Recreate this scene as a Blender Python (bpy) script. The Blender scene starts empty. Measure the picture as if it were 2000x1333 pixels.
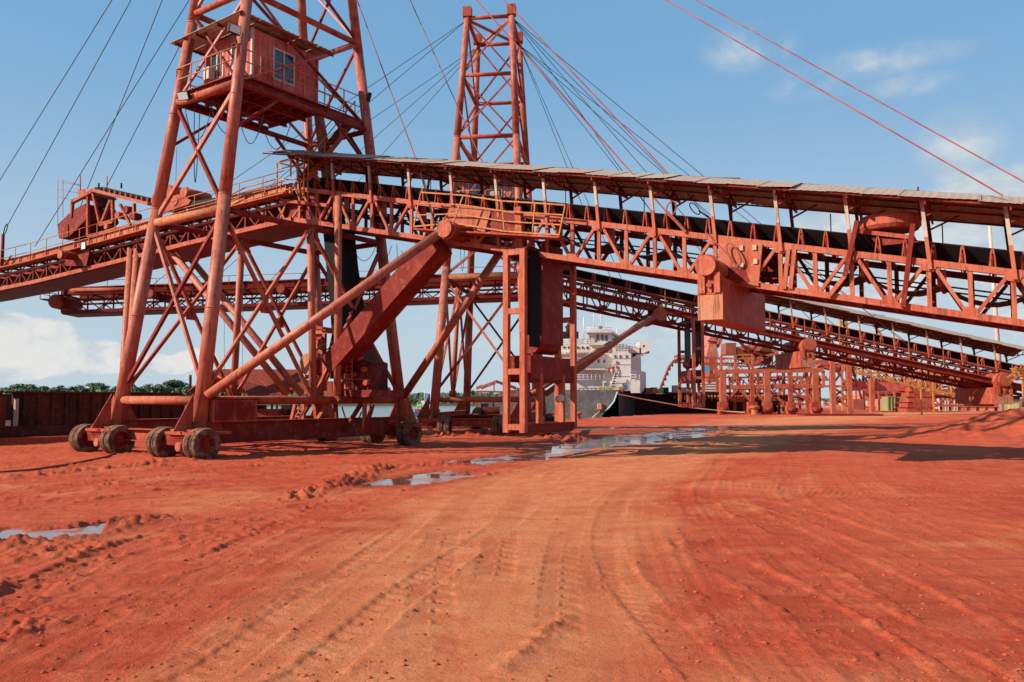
import bpy, math, random
import numpy as np
from mathutils import Vector, Matrix
R = math.radians
random.seed(7)
rng = np.random.default_rng(11)
SC = bpy.context.scene
COL = SC.collection
# ------------------------------------------------------------------ camera
F = 1614.0; CAMZ = 2.1; TH = math.atan(110.5/1614.0)
cam = bpy.data.objects.new('camera', bpy.data.cameras.new('camera')); COL.objects.link(cam)
cam.location = (0, 0, CAMZ); cam.rotation_euler = (R(90)+TH, 0, 0)
cam.data.sensor_width = 36.0; cam.data.lens = 36.0*F/2000.0
cam.data.clip_start = 0.1; cam.data.clip_end = 9000
SC.camera = cam
# ------------------------------------------------------------------ light
SX, SY = 1.60, 0.60                       # shadow shift per metre of height
SUNDIR = Vector((-SX, -SY, 1)).normalized()
EL = math.asin(SUNDIR.z)
world = bpy.data.worlds.new('World'); SC.world = world; world.use_nodes = True
SC.view_settings.view_transform = 'Standard'; SC.view_settings.look = 'None'
SC.view_settings.gamma = 1.0; SC.view_settings.use_curve_mapping = False
SC.view_settings.exposure = 0.54
sl = bpy.data.lights.new('sun', 'SUN'); sl.energy = 5.0; sl.angle = R(0.5); sl.color = (1.0, 0.93, 0.80)
sun = bpy.data.objects.new('sun', sl); COL.objects.link(sun)
sun.rotation_euler = SUNDIR.to_track_quat('Z', 'Y').to_euler(); sun.location = (-20, -20, 40)

def N(nt, typ, **kw):
    n = nt.nodes.new(typ)
    for k, v in kw.items():
        if k in n.inputs.keys(): n.inputs[k].default_value = v
        else: setattr(n, k, v)
    return n
def L(nt, a, b): nt.links.new(a, b)
def math_(nt, op, a, b=None, clamp=False):
    n = nt.nodes.new('ShaderNodeMath'); n.operation = op; n.use_clamp = clamp
    for i, v in enumerate((a, b)):
        if v is None: continue
        if isinstance(v, (int, float)): n.inputs[i].default_value = v
        else: nt.links.new(v, n.inputs[i])
    return n.outputs[0]
def mixc(nt, f, a, b):
    n = nt.nodes.new('ShaderNodeMix'); n.data_type = 'RGBA'
    for i, v in ((0, f), (6, a), (7, b)):
        if isinstance(v, (int, float)): n.inputs[i].default_value = v
        elif isinstance(v, tuple): n.inputs[i].default_value = (v[0], v[1], v[2], 1)
        else: nt.links.new(v, n.inputs[i])
    return n.outputs[2]
def ramp(nt, f, lo, hi):
    n = nt.nodes.new('ShaderNodeMapRange'); n.interpolation_type = 'SMOOTHSTEP'
    n.inputs[1].default_value = lo; n.inputs[2].default_value = hi
    nt.links.new(f, n.inputs[0]); return n.outputs[0]

def pdir(px, py):
    cx = (px-1000)/F; cy = -(py-666.5)/F
    return Vector((cx, math.cos(TH)-cy*math.sin(TH), math.sin(TH)+cy*math.cos(TH)))
# sky with clouds: Nishita and noise clouds driven by the world direction
nt = world.node_tree; nt.nodes.clear()
sky = nt.nodes.new('ShaderNodeTexSky'); sky.sky_type = 'NISHITA'; sky.sun_disc = False
sky.sun_elevation = EL; sky.sun_rotation = math.atan2(-SX, -SY) % (2*math.pi)
sky.air_density = 1.0; sky.dust_density = 0.9; sky.ozone_density = 1.6
tc = nt.nodes.new('ShaderNodeTexCoord')
def cloud_noise(sc, det, off, sq):
    mp = N(nt, 'ShaderNodeMapping'); mp.inputs['Scale'].default_value = (1, 1, sq); mp.inputs['Location'].default_value = off
    L(nt, tc.outputs['Generated'], mp.inputs[0])
    n = N(nt, 'ShaderNodeTexNoise', Scale=sc, Detail=det, Roughness=0.6); L(nt, mp.outputs[0], n.inputs['Vector']); return n.outputs['Fac']
puff = cloud_noise(11, 9, (3.1, 1.2, 0.4), 1.3)
fpuff = cloud_noise(26, 12, (1.1, 2.2, 0.7), 1.2)
wisp = cloud_noise(5, 7, (0, 4.2, 1), 3.5)
tone = cloud_noise(22, 8, (7, 0, 2), 1.8)
def blob(px, py, rx, rz):
    d = pdir(px, py).normalized()
    mp = N(nt, 'ShaderNodeVectorMath', operation='SUBTRACT'); L(nt, tc.outputs['Generated'], mp.inputs[0]); mp.inputs[1].default_value = d
    m2 = N(nt, 'ShaderNodeVectorMath', operation='MULTIPLY'); L(nt, mp.outputs[0], m2.inputs[0]); m2.inputs[1].default_value = (F/rx, F/rx*0.9, F/rz)
    ln = N(nt, 'ShaderNodeVectorMath', operation='LENGTH'); L(nt, m2.outputs[0], ln.inputs[0])
    return math_(nt, 'SUBTRACT', 1.0, ln.outputs['Value'], True)
def add_all(lst):
    o = lst[0]
    for b in lst[1:]: o = math_(nt, 'MAXIMUM', o, b)
    return o
big = add_all([blob(20, 668, 75, 52), blob(85, 668, 70, 48), blob(125, 690, 70, 38), blob(50, 705, 110, 40), blob(150, 712, 90, 26), blob(208, 692, 48, 34), blob(235, 705, 60, 26), blob(330, 712, 60, 22), blob(375, 700, 45, 22), blob(-330, 640, 260, 90)])
soft = add_all([blob(1780, 470, 330, 110), blob(1960, 430, 220, 80), blob(1620, 450, 130, 60), blob(1870, 330, 60, 90), blob(2500, 560, 500, 150), blob(1750, 500, 300, 120), blob(1700, 125, 190, 34), blob(1775, 165, 90, 26), blob(1450, 95, 90, 55), blob(1530, 85, 40, 40), blob(1590, 170, 100, 30), blob(1870, 290, 90, 80)])
horz = add_all([blob(1400, 650, 800, 130), blob(150, 740, 700, 60)])
bm = ramp(nt, math_(nt, 'ADD', big, math_(nt, 'MULTIPLY', math_(nt, 'SUBTRACT', fpuff, 0.5), 1.5)), 0.10, 0.34)
bm = math_(nt, 'MULTIPLY', bm, ramp(nt, big, 0.0, 0.12))
bank = add_all([blob(1790, 490, 330, 130), blob(1960, 450, 240, 130), blob(1640, 470, 150, 90), blob(2500, 560, 500, 150)])
bk_ = math_(nt, 'MULTIPLY', math_(nt, 'MULTIPLY', ramp(nt, math_(nt, 'ADD', bank, math_(nt, 'MULTIPLY', puff, 0.9)), 0.55, 0.85), ramp(nt, bank, 0, 0.3)), 0.85)
sm = math_(nt, 'MULTIPLY', math_(nt, 'MULTIPLY', ramp(nt, soft, 0.0, 0.9), ramp(nt, puff, 0.34, 0.64)), 0.75)
hm = math_(nt, 'MULTIPLY', math_(nt, 'MULTIPLY', ramp(nt, horz, 0.0, 0.9), ramp(nt, wisp, 0.35, 0.65)), 0.62)
cmask = math_(nt, 'MAXIMUM', math_(nt, 'MAXIMUM', math_(nt, 'MAXIMUM', bm, bk_), sm), hm)
ccol = mixc(nt, ramp(nt, math_(nt, 'ADD', tone, math_(nt, 'MULTIPLY', big, 0.25)), 0.38, 0.68), (4.3, 5.0, 5.6), (6.5, 6.55, 6.4))
# pale air toward the horizon
sep = N(nt, 'ShaderNodeSeparateXYZ'); L(nt, tc.outputs['Generated'], sep.inputs[0])
hz = math_(nt, 'MULTIPLY', math_(nt, 'SUBTRACT', 1.0, ramp(nt, sep.outputs['Z'], -0.02, 0.42)), 0.80)
hsv = N(nt, 'ShaderNodeHueSaturation', Saturation=0.92, Value=0.95); L(nt, sky.outputs[0], hsv.inputs['Color'])
base = mixc(nt, 0.75, hsv.outputs[0], (1.65, 3.75, 6.2))
base = mixc(nt, hz, base, (4.9, 5.75, 6.1))
skyc = mixc(nt, cmask, base, ccol)
bg = N(nt, 'ShaderNodeBackground', Strength=0.083); L(nt, skyc, bg.inputs['Color'])
wo = N(nt, 'ShaderNodeOutputWorld'); L(nt, bg.outputs[0], wo.inputs['Surface'])

# ------------------------------------------------------------------ pixel rays met with real planes (used only to measure where things stand)
CAM = Vector((0, 0, CAMZ))
def at(px, py, Y):
    d = pdir(px, py); return CAM + d*(Y/d.y)
def gnd(px, py, z=0.0):
    d = pdir(px, py); return CAM + d*((z-CAMZ)/d.z)

# ------------------------------------------------------------------ materials
def newmat(name, rough=0.6, metal=0.0, spec=0.25):
    m = bpy.data.materials.new(name); m.use_nodes = True
    b = m.node_tree.nodes['Principled BSDF']; b.inputs['Roughness'].default_value = rough; b.inputs['Metallic'].default_value = metal
    b.inputs['Specular IOR Level'].default_value = spec
    return m, m.node_tree, b
def worn(name, paint, dust, amt=0.5, rough=0.6, scale=1.3, streak=True, spots=(0.10, 0.03, 0.02), zmix=None, bump=0.15, metal=0.0, spec=0.12):
    m, t, b = newmat(name, rough, metal, spec)
    g = N(t, 'ShaderNodeNewGeometry')
    n1 = N(t, 'ShaderNodeTexNoise', Scale=scale, Detail=6, Roughness=0.62); L(t, g.outputs['Position'], n1.inputs['Vector'])
    f = ramp(t, n1.outputs['Fac'], 0.62-amt*0.5, 0.9-amt*0.5)
    sp = N(t, 'ShaderNodeSeparateXYZ'); L(t, g.outputs['Position'], sp.inputs[0])
    if zmix: f = math_(t, 'ADD', f, math_(t, 'MULTIPLY', math_(t, 'SUBTRACT', 1.0, ramp(t, sp.outputs['Z'], zmix[0], zmix[1])), zmix[2]), True)
    sn = N(t, 'ShaderNodeSeparateXYZ'); L(t, g.outputs['Normal'], sn.inputs[0])
    f = math_(t, 'ADD', f, math_(t, 'MULTIPLY', ramp(t, sn.outputs['Z'], 0.35, 0.95), 0.7), True)
    c = mixc(t, f, paint, dust)
    if streak:
        mp = N(t, 'ShaderNodeMapping'); mp.inputs['Scale'].default_value = (7, 7, 0.5); L(t, g.outputs['Position'], mp.inputs[0])
        n2 = N(t, 'ShaderNodeTexNoise', Scale=1.5, Detail=5, Roughness=0.7); L(t, mp.outputs[0], n2.inputs['Vector'])
        c = mixc(t, math_(t, 'MULTIPLY', ramp(t, n2.outputs['Fac'], 0.48, 0.66), 0.72), c, spots)
        n6 = N(t, 'ShaderNodeTexNoise', Scale=3.3, Detail=7, Roughness=0.7); L(t, g.outputs['Position'], n6.inputs['Vector'])
        c = mixc(t, math_(t, 'MULTIPLY', ramp(t, n6.outputs['Fac'], 0.52, 0.64), 0.55), c, tuple(min(.8, x*1.15+.03) for x in dust))
    n3 = N(t, 'ShaderNodeTexNoise', Scale=9, Detail=6, Roughness=0.75); L(t, g.outputs['Position'], n3.inputs['Vector'])
    c = mixc(t, math_(t, 'MULTIPLY', ramp(t, n3.outputs['Fac'], 0.60, 0.70), 0.6), c, spots)
    n4 = N(t, 'ShaderNodeTexNoise', Scale=30, Detail=3); L(t, g.outputs['Position'], n4.inputs['Vector'])
    c = mixc(t, math_(t, 'MULTIPLY', n4.outputs['Fac'], 0.25), c, tuple(x*0.6 for x in dust))
    L(t, c, b.inputs['Base Color'])
    rr = math_(t, 'ADD', math_(t, 'MULTIPLY', n3.outputs['Fac'], 0.35), rough-0.12); L(t, rr, b.inputs['Roughness'])
    bp = N(t, 'ShaderNodeBump', Strength=bump, Distance=0.02); L(t, n3.outputs['Fac'], bp.inputs['Height']); L(t, bp.outputs[0], b.inputs['Normal'])
    return m
M = {}
ORE = (0.44, 0.118, 0.062)
M['leg'] = worn('red_leg_paint', (0.35, 0.030, 0.028), (0.45, 0.130, 0.072), 0.55, 0.45, zmix=(3, 15, 0.5), spec=0.25)
M['steel'] = worn('red_steel', (0.33, 0.024, 0.014), (0.40, 0.092, 0.046), 0.55, 0.55)
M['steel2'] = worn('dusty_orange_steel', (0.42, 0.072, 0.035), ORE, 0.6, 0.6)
M['dark'] = worn('shaded_deep_red_steel', (0.18, 0.012, 0.008), (0.28, 0.045, 0.022), 0.28, 0.55)  # darker copy of the red steel; carries painted shade on recessed and far members
M['yellow'] = worn('ochre_rail_paint', (0.50, 0.21, 0.055), (0.48, 0.14, 0.06), 0.45, 0.55)
M['yellow2'] = worn('yellow_truss_paint', (0.55, 0.25, 0.05), (0.5, 0.17, 0.07), 0.45, 0.55)
M['rubber'] = worn('black_rubber', (0.012, 0.011, 0.012), (0.05, 0.018, 0.012), 0.15, 0.55, streak=False, spots=(0.02, 0.01, 0.01))
M['chute'] = worn('rubber_chute', (0.008, 0.008, 0.009), (0.02, 0.01, 0.008), 0.15, 0.7, streak=False, spots=(0.01, 0.01, 0.01))
M['tyre'] = worn('dusty_tyre', (0.050, 0.024, 0.018), (0.24, 0.12, 0.075), 0.5, 0.85, scale=4, streak=False, spots=(0.05, 0.03, 0.025))
M['roof'] = worn('weathered_sheet', (0.48, 0.40, 0.32), (0.42, 0.28, 0.20), 0.5, 0.6, spots=(0.25, 0.12, 0.07))
M['roof2'] = worn('weathered_sheet_pale', (0.47, 0.42, 0.36), (0.42, 0.27, 0.20), 0.4, 0.6, spots=(0.28, 0.14, 0.09))
M['roof3'] = worn('greenish_sheet', (0.38, 0.42, 0.36), (0.42, 0.30, 0.22), 0.35, 0.6, spots=(0.25, 0.15, 0.1))
M['shed'] = worn('rusted_roof_sheet', (0.40, 0.09, 0.045), (0.22, 0.04, 0.022), 0.6, 0.75, scale=2.5)
M['cabin'] = worn('cabin_red', (0.50, 0.050, 0.048), (0.52, 0.15, 0.11), 0.5, 0.55)
M['cabin_pink'] = worn('cabin_pink', (0.55, 0.17, 0.15), (0.56, 0.24, 0.18), 0.4, 0.6)
M['tan'] = worn('tan_dusted_steel', (0.46, 0.125, 0.055), (0.50, 0.185, 0.085), 0.55, 0.6)
M['white'] = worn('white_frame', (0.50, 0.43, 0.38), (0.6, 0.35, 0.27), 0.25, 0.5, spots=(0.45, 0.25, 0.2))
M['wire'] = worn('steel_rope', (0.07, 0.075, 0.09), (0.14, 0.09, 0.08), 0.4, 0.5, streak=False)
M['redwire'] = worn('red_rope', (0.24, 0.045, 0.045), (0.34, 0.10, 0.08), 0.5, 0.6, streak=False)
M['blackish_red'] = worn('blackish_red_steel', (0.07, 0.010, 0.008), (0.20, 0.03, 0.016), 0.3, 0.6)  # near-black red of the machine house and chute box
M['black'] = worn('black_parts', (0.02, 0.018, 0.018), (0.09, 0.03, 0.02), 0.3, 0.6, streak=False, spots=(0.01, 0.01, 0.01))
M['shipwhite'] = worn('ship_white', (0.70, 0.68, 0.65), (0.62, 0.48, 0.41), 0.45, 0.5, scale=0.5, spots=(0.50, 0.33, 0.26))
M['shipgrey'] = worn('ship_grey_hull', (0.085, 0.095, 0.10), (0.22, 0.17, 0.15), 0.35, 0.6, scale=0.5, spots=(0.20, 0.10, 0.07))
M['shipdark'] = worn('dark_hull', (0.016, 0.010, 0.009), (0.075, 0.022, 0.014), 0.35, 0.6, scale=0.4, spots=(0.09, 0.02, 0.012))
M['barge'] = worn('barge_hull', (0.030, 0.016, 0.013), (0.13, 0.035, 0.02), 0.5, 0.7, scale=0.35, spots=(0.16, 0.03, 0.015))
M['barge_red'] = worn('barge_red', (0.16, 0.035, 0.022), (0.28, 0.06, 0.035), 0.5, 0.7, scale=0.6)
M['blue'] = worn('blue_sheet', (0.05, 0.35, 0.62), (0.12, 0.35, 0.5), 0.3, 0.5)
M['blue2'] = worn('dark_blue', (0.03, 0.14, 0.35), (0.1, 0.15, 0.25), 0.3, 0.5)
M['green'] = worn('green_paint', (0.10, 0.42, 0.17), (0.3, 0.4, 0.2), 0.3, 0.6)
M['cyan'] = worn('pale_cyan', (0.45, 0.66, 0.68), (0.5, 0.5, 0.45), 0.3, 0.5)
M['concrete'] = worn('stained_concrete', (0.44, 0.20, 0.115), (0.50, 0.17, 0.08), 0.5, 0.85)
M['pink'] = worn('faded_pink_steel', (0.55, 0.12, 0.09), (0.56, 0.20, 0.14), 0.5, 0.6)
M['brown'] = worn('brown_cab', (0.28, 0.075, 0.05), (0.35, 0.1, 0.06), 0.5, 0.6)
M['rope'] = worn('mooring_rope', (0.55, 0.35, 0.24), (0.5, 0.22, 0.13), 0.5, 0.9, streak=False)
m, t, b = newmat('window_glass', 0.08, 0.0, 0.8); b.inputs['Base Color'].default_value = (0.03, 0.05, 0.07, 1); M['glass'] = m
m, t, b = newmat('lamp_glass', 0.2, 0.0, 0.5); b.inputs['Base Color'].default_value = (0.55, 0.6, 0.58, 1); M['lamp'] = m

# ------------------------------------------------------------------ mesh helpers
def T3(p): return Vector((p[0], p[1], p[2]))
class MB:
    def __init__(s): s.v = []; s.f = []; s.sm = False
    def quad(s, *pts):
        o = len(s.v); s.v += [tuple(p) for p in pts]; s.f.append(tuple(range(o, o+len(pts)))); return s
    def prism(s, pts, d):
        pts = [T3(p) for p in pts]; d = T3(d); o = len(s.v); n = len(pts)
        nrm = Vector((0, 0, 0))
        for i in range(n): nrm += (pts[i]-pts[0]).cross(pts[(i+1) % n]-pts[0])
        if nrm.dot(d) > 0: pts = pts[::-1]
        s.v += [tuple(p) for p in pts] + [tuple(p+d) for p in pts]
        s.f.append(tuple(range(o, o+n))); s.f.append(tuple(range(o+2*n-1, o+n-1, -1)))
        for i in range(n): j = (i+1) % n; s.f.append((o+j, o+i, o+n+i, o+n+j))
        return s
    def beam(s, a, b, w, h, up=(0, 0, 1)):
        a = T3(a); b = T3(b); d = b-a
        if d.length < 1e-5: return s
        up = T3(up); x = d.cross(up)
        if x.length < 1e-3*d.length: x = d.cross(Vector((1, 0, 0)))
        x.normalize(); y = x.cross(d).normalized()
        x *= w/2; y *= h/2
        return s.prism([a-x-y, a+x-y, a+x+y, a-x+y], d)
    def ibeam(s, a, b, w, h, up=(0, 0, 1), t=0.03):
        a = T3(a); b = T3(b); d = b-a; up = T3(up); x = d.cross(up).normalized(); y = x.cross(d).normalized()
        t = min(t, h*0.2, w*0.25)
        P = [(-w/2, -h/2), (w/2, -h/2), (w/2, -h/2+t), (t/2, -h/2+t), (t/2, h/2-t), (w/2, h/2-t), (w/2, h/2), (-w/2, h/2), (-w/2, h/2-t), (-t/2, h/2-t), (-t/2, -h/2+t), (-w/2, -h/2+t)]
        return s.prism([a+x*p+y*q for p, q in P], d)
    def tube(s, a, b, r, n=10, r2=None, cap=True):
        a = T3(a); b = T3(b); d = b-a; r2 = r if r2 is None else r2
        if d.length < 1e-6: return s
        x = d.cross(Vector((0, 0, 1)))
        if x.length < 1e-3*d.length: x = d.cross(Vector((1, 0, 0)))
        x.normalize(); y = x.cross(d).normalized(); o = len(s.v)
        for p, rr in ((a, r), (b, r2)):
            for k in range(n):
                t = 2*math.pi*k/n; s.v.append(tuple(p+x*(rr*math.cos(t))-y*(rr*math.sin(t))))
        for k in range(n): j = (k+1) % n; s.f.append((o+k, o+j, o+n+j, o+n+k))
        if cap: s.f.append(tuple(range(o+n-1, o-1, -1))); s.f.append(tuple(range(o+n, o+2*n)))
        return s
    def path(s, pts, r, n=5):
        for a, b in zip(pts[:-1], pts[1:]): s.tube(a, b, r, n, cap=False)
        return s
    def lathe(s, prof, c, ax, n=32):
        # prof: (offset along axis, radius)
        c = T3(c); ax = T3(ax).normalized(); x = ax.cross(Vector((0, 0, 1)))
        if x.length < 1e-3: x = Vector((1, 0, 0))
        x.normalize(); y = ax.cross(x); o = len(s.v); m = len(prof)
        for k in range(n):
            t = 2*math.pi*k/n
            for q, r in prof: s.v.append(tuple(c+ax*q+(x*math.cos(t)+y*math.sin(t))*r))
        for k in range(n):
            j = (k+1) % n
            for i in range(m-1): s.f.append((o+k*m+i, o+j*m+i, o+j*m+i+1, o+k*m+i+1))
        return s
    def box(s, c, dx, dy, dz, ux=(1, 0, 0)):
        c = T3(c); ux = T3(ux).normalized(); uy = Vector((-ux.y, ux.x, 0))
        p = [c+ux*(a*dx/2)+uy*(b*dy/2)-Vector((0, 0, dz/2)) for a, b in ((-1, -1), (1, -1), (1, 1), (-1, 1))]
        return s.prism(p, (0, 0, dz))
    def mesh(s, name, off=Vector((0, 0, 0)), smooth=False):
        me = bpy.data.meshes.new(name)
        me.from_pydata([(v[0]-off[0], v[1]-off[1], v[2]-off[2]) for v in s.v], [], s.f); me.update()
        return me
    def build(s, name, mat, parent=None, smooth=False, **tags):
        off = Vector((0, 0, 0)); p = parent
        while p is not None: off += p.location; p = p.parent
        me = s.mesh(name, off)
        for mm in (mat if isinstance(mat, (list, tuple)) else [mat]): me.materials.append(mm)
        if smooth:
            me.polygons.foreach_set('use_smooth', [len(f.vertices) == 4 for f in me.polygons])
        o = bpy.data.objects.new(name, me); COL.objects.link(o)
        if parent is not None: o.parent = parent
        for k, v in tags.items(): o[k] = v
        return o
def thing(name, label, cat, loc, group=None):
    o = bpy.data.objects.new(name, None); COL.objects.link(o); o.location = T3(loc); o.empty_display_size = 0.3
    o['label'] = label; o['category'] = cat
    if group: o['group'] = group
    return o
def tag(o, label, cat, group=None):
    o['label'] = label; o['category'] = cat
    if group: o['group'] = group
    return o
def rod(par, name, a, b, r, mat='steel', n=10, r2=None): return MB().tube(a, b, r, n, r2).build(name, M[mat], par, smooth=True)
def bar(par, name, a, b, w, h, mat='steel', up=(0, 0, 1)): return MB().beam(a, b, w, h, up).build(name, M[mat], par)
def sag(a, b, drop, n=10):
    a = T3(a); b = T3(b); return [a.lerp(b, i/n)-Vector((0, 0, drop*4*(i/n)*(1-i/n))) for i in range(n+1)]
# ------------------------------------------------------------------ ground
def vnoise(x, y, seed):
    xi = np.floor(x).astype(np.int64); yi = np.floor(y).astype(np.int64); fx = x-xi; fy = y-yi
    fx = fx*fx*(3-2*fx); fy = fy*fy*(3-2*fy)
    def h(a, b):
        n = (a*374761393 + b*668265263 + seed*1442695041) & 0xffffffff
        n = ((n ^ (n >> 13))*1274126177) & 0xffffffff
        return ((n ^ (n >> 16)) & 0xffff)/65535.0
    return (h(xi, yi)*(1-fx)+h(xi+1, yi)*fx)*(1-fy)+(h(xi, yi+1)*(1-fx)+h(xi+1, yi+1)*fx)*fy
def fbm(x, y, sc, oct, seed, gain=0.55):
    a = 1; s = 0; t = 0
    for o in range(oct):
        s = s+a*(vnoise(x*sc+17.3*o, y*sc-9.1*o, seed+o)-0.5); t += a; a *= gain; sc *= 2.03
    return s/t*2
def sst(x, a, b):
    t = np.clip((x-a)/(b-a), 0, 1); return t*t*(3-2*t)
def line_coords(x, y, pts):
    # nearest distance (signed) and arc length along a polyline
    best = np.full(x.shape, 1e9); sd = np.zeros(x.shape); al = np.zeros(x.shape); acc = 0.0; tt = np.zeros(x.shape)
    tot = sum(math.hypot(b[0]-a[0], b[1]-a[1]) for a, b in zip(pts[:-1], pts[1:]))
    for a, b in zip(pts[:-1], pts[1:]):
        dx, dy = b[0]-a[0], b[1]-a[1]; ln = math.hypot(dx, dy); ux, uy = dx/ln, dy/ln
        t = np.clip((x-a[0])*ux+(y-a[1])*uy, 0, ln)
        ex = x-a[0]-t*ux; ey = y-a[1]-t*uy; d = np.hypot(ex, ey)
        m = d < best; best = np.where(m, d, best); sd = np.where(m, -ex*uy+ey*ux, sd); al = np.where(m, acc+t, al); acc += ln
    return best, sd, al, tot
def g2(p): q = gnd(*p); return (q.x, q.y)
def smooth_px(pts, k=4):
    w = [g2(p) for p in pts]
    for _ in range(2):
        n = [w[0]]
        for a, b in zip(w[:-1], w[1:]): n += [(a[0]*.75+b[0]*.25, a[1]*.75+b[1]*.25), (a[0]*.25+b[0]*.75, a[1]*.25+b[1]*.75)]
        n.append(w[-1]); w = n
    return w
EDGE = [(-55, -20), (-40, 3), (-22.5, 38.5), (-9, 66), (6, 80), (32, 130), (70, 230), (140, 420)]
PUD = [  # (from px, to px, radius m)
    ((735, 944), (885, 922), 0.62), ((770, 940), (860, 930), 0.75), ((930, 902), (1070, 884), 0.9), ((985, 896), (1030, 892), 1.1), ((1085, 878), (1200, 862), 1.6),
    ((1190, 864), (1330, 846), 2.2), ((1300, 848), (1440, 832), 1.5), ((1130, 838), (1280, 832), 1.2), ((-60, 1050), (140, 1038), 0.6), ((0, 1046), (90, 1041), 0.75), ((150, 1033), (230, 1018), 0.35), ((1470, 806), (1560, 800), 2.2)]
# tread tracks: px polyline, width m, depth, pitch m, strength of side ridge
TRK = [
    ([(1440, 972), (1560, 1000), (1700, 1048), (1860, 1100), (2050, 1160)], 0.62, 0.075, 0.52, 0.03),
    ([(1430, 992), (1520, 1030), (1620, 1080), (1760, 1150), (1900, 1240)], 0.55, 0.060, 0.46, 0.02),
    ([(1350, 1062), (1440, 1112), (1560, 1170), (1700, 1270), (1800, 1380)], 0.60, 0.060, 0.44, 0.02),
    ([(1760, 1008), (1900, 1028), (2060, 1056)], 0.6, 0.080, 0.55, 0.03),
    ([(1870, 915), (1960, 926), (2060, 938)], 0.6, 0.08, 0.8, 0.03),
    ([(850, 1330), (838, 1180), (852, 1080), (885, 990), (960, 930), (1100, 890)], 0.50, 0.026, 0.40, 0.0),
    ([(960, 1150), (975, 1080), (985, 1020), (1020, 960)], 0.48, 0.026, 0.38, 0.0),
    ([(1090, 1300), (1092, 1150), (1100, 1060), (1130, 980)], 0.46, 0.024, 0.38, 0.0),
    ([(1175, 1180), (1165, 1080), (1180, 1000), (1240, 940)], 0.46, 0.020, 0.38, 0.0),
    ([(1000, 928), (1110, 912), (1200, 905), (1330, 893)], 0.9, 0.06, 0.5, 0.04),
    ([(-40, 1010), (120, 990), (300, 962), (500, 932), (640, 910), (760, 896)], 0.55, 0.075, 0.42, 0.03),
    ([(-40, 962), (160, 948), (330, 930), (500, 912), (640, 898)], 0.5, 0.07, 0.42, 0.03),
    ([(20, 1046), (160, 1030), (260, 1012), (330, 1000)], 0.5, 0.06, 0.26, 0.05),
    ([(-40, 1200), (80, 1140), (260, 1060), (420, 1020), (640, 980)], 0.5, 0.05, 0.3, 0.035),
    ([(-40, 1290), (120, 1240), (330, 1150), (560, 1070), (800, 1000)], 0.5, 0.012, 0.3, 0.008),
    ([(260, 1340), (430, 1230), (560, 1160), (740, 1090)], 0.5, 0.012, 0.28, 0.008),
    ([(620, 885), (760, 878), (900, 872), (1040, 868)], 0.6, 0.06, 0.35, 0.03),
]
# loose mud berms: px polyline, width, height
BERM = [
    ([(-60, 1072), (90, 1058), (200, 1035), (270, 1022), (330, 1012)], 0.35, 0.12),
    ([(560, 975), (640, 955), (720, 922), (790, 912), (900, 908), (990, 897)], 0.45, 0.17),
    ([(-60, 1160), (40, 1142), (130, 1130)], 0.12, 0.06), ([(40, 1232), (160, 1205)], 0.10, 0.06),
    ([(-60, 1100), (60, 1088), (200, 1060)], 0.3, 0.05),
    ([(960, 1333), (1010, 1290), (1080, 1230), (1120, 1200)], 0.10, 0.045),
    ([(1290, 1085), (1330, 1062), (1400, 1055)], 0.3, 0.05),
    ([(0, 936), (160, 924), (330, 903), (460, 893), (620, 884)], 0.22, 0.13),
    ([(850, 853), (960, 851), (1060, 852), (1150, 862)], 0.9, 0.33),
    ([(1100, 822), (1250, 821), (1400, 826)], 0.8, 0.12),
    ([(1240, 884), (1400, 868), (1460, 868)], 0.5, 0.08),
    ([(1400, 850), (1440, 838), (1460, 832)], 0.9, 0.1),
    ([(720, 968), (850, 946), (960, 926), (1100, 905)], 0.18, 0.05),
]
DRY = [(((1900, 802), (1560, 818), (1440, 842), (1330, 868), (1180, 905), (1060, 950), (990, 1020), (900, 1130), (800, 1333)), 2.6)]
DRYW = [2.6]
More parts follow.
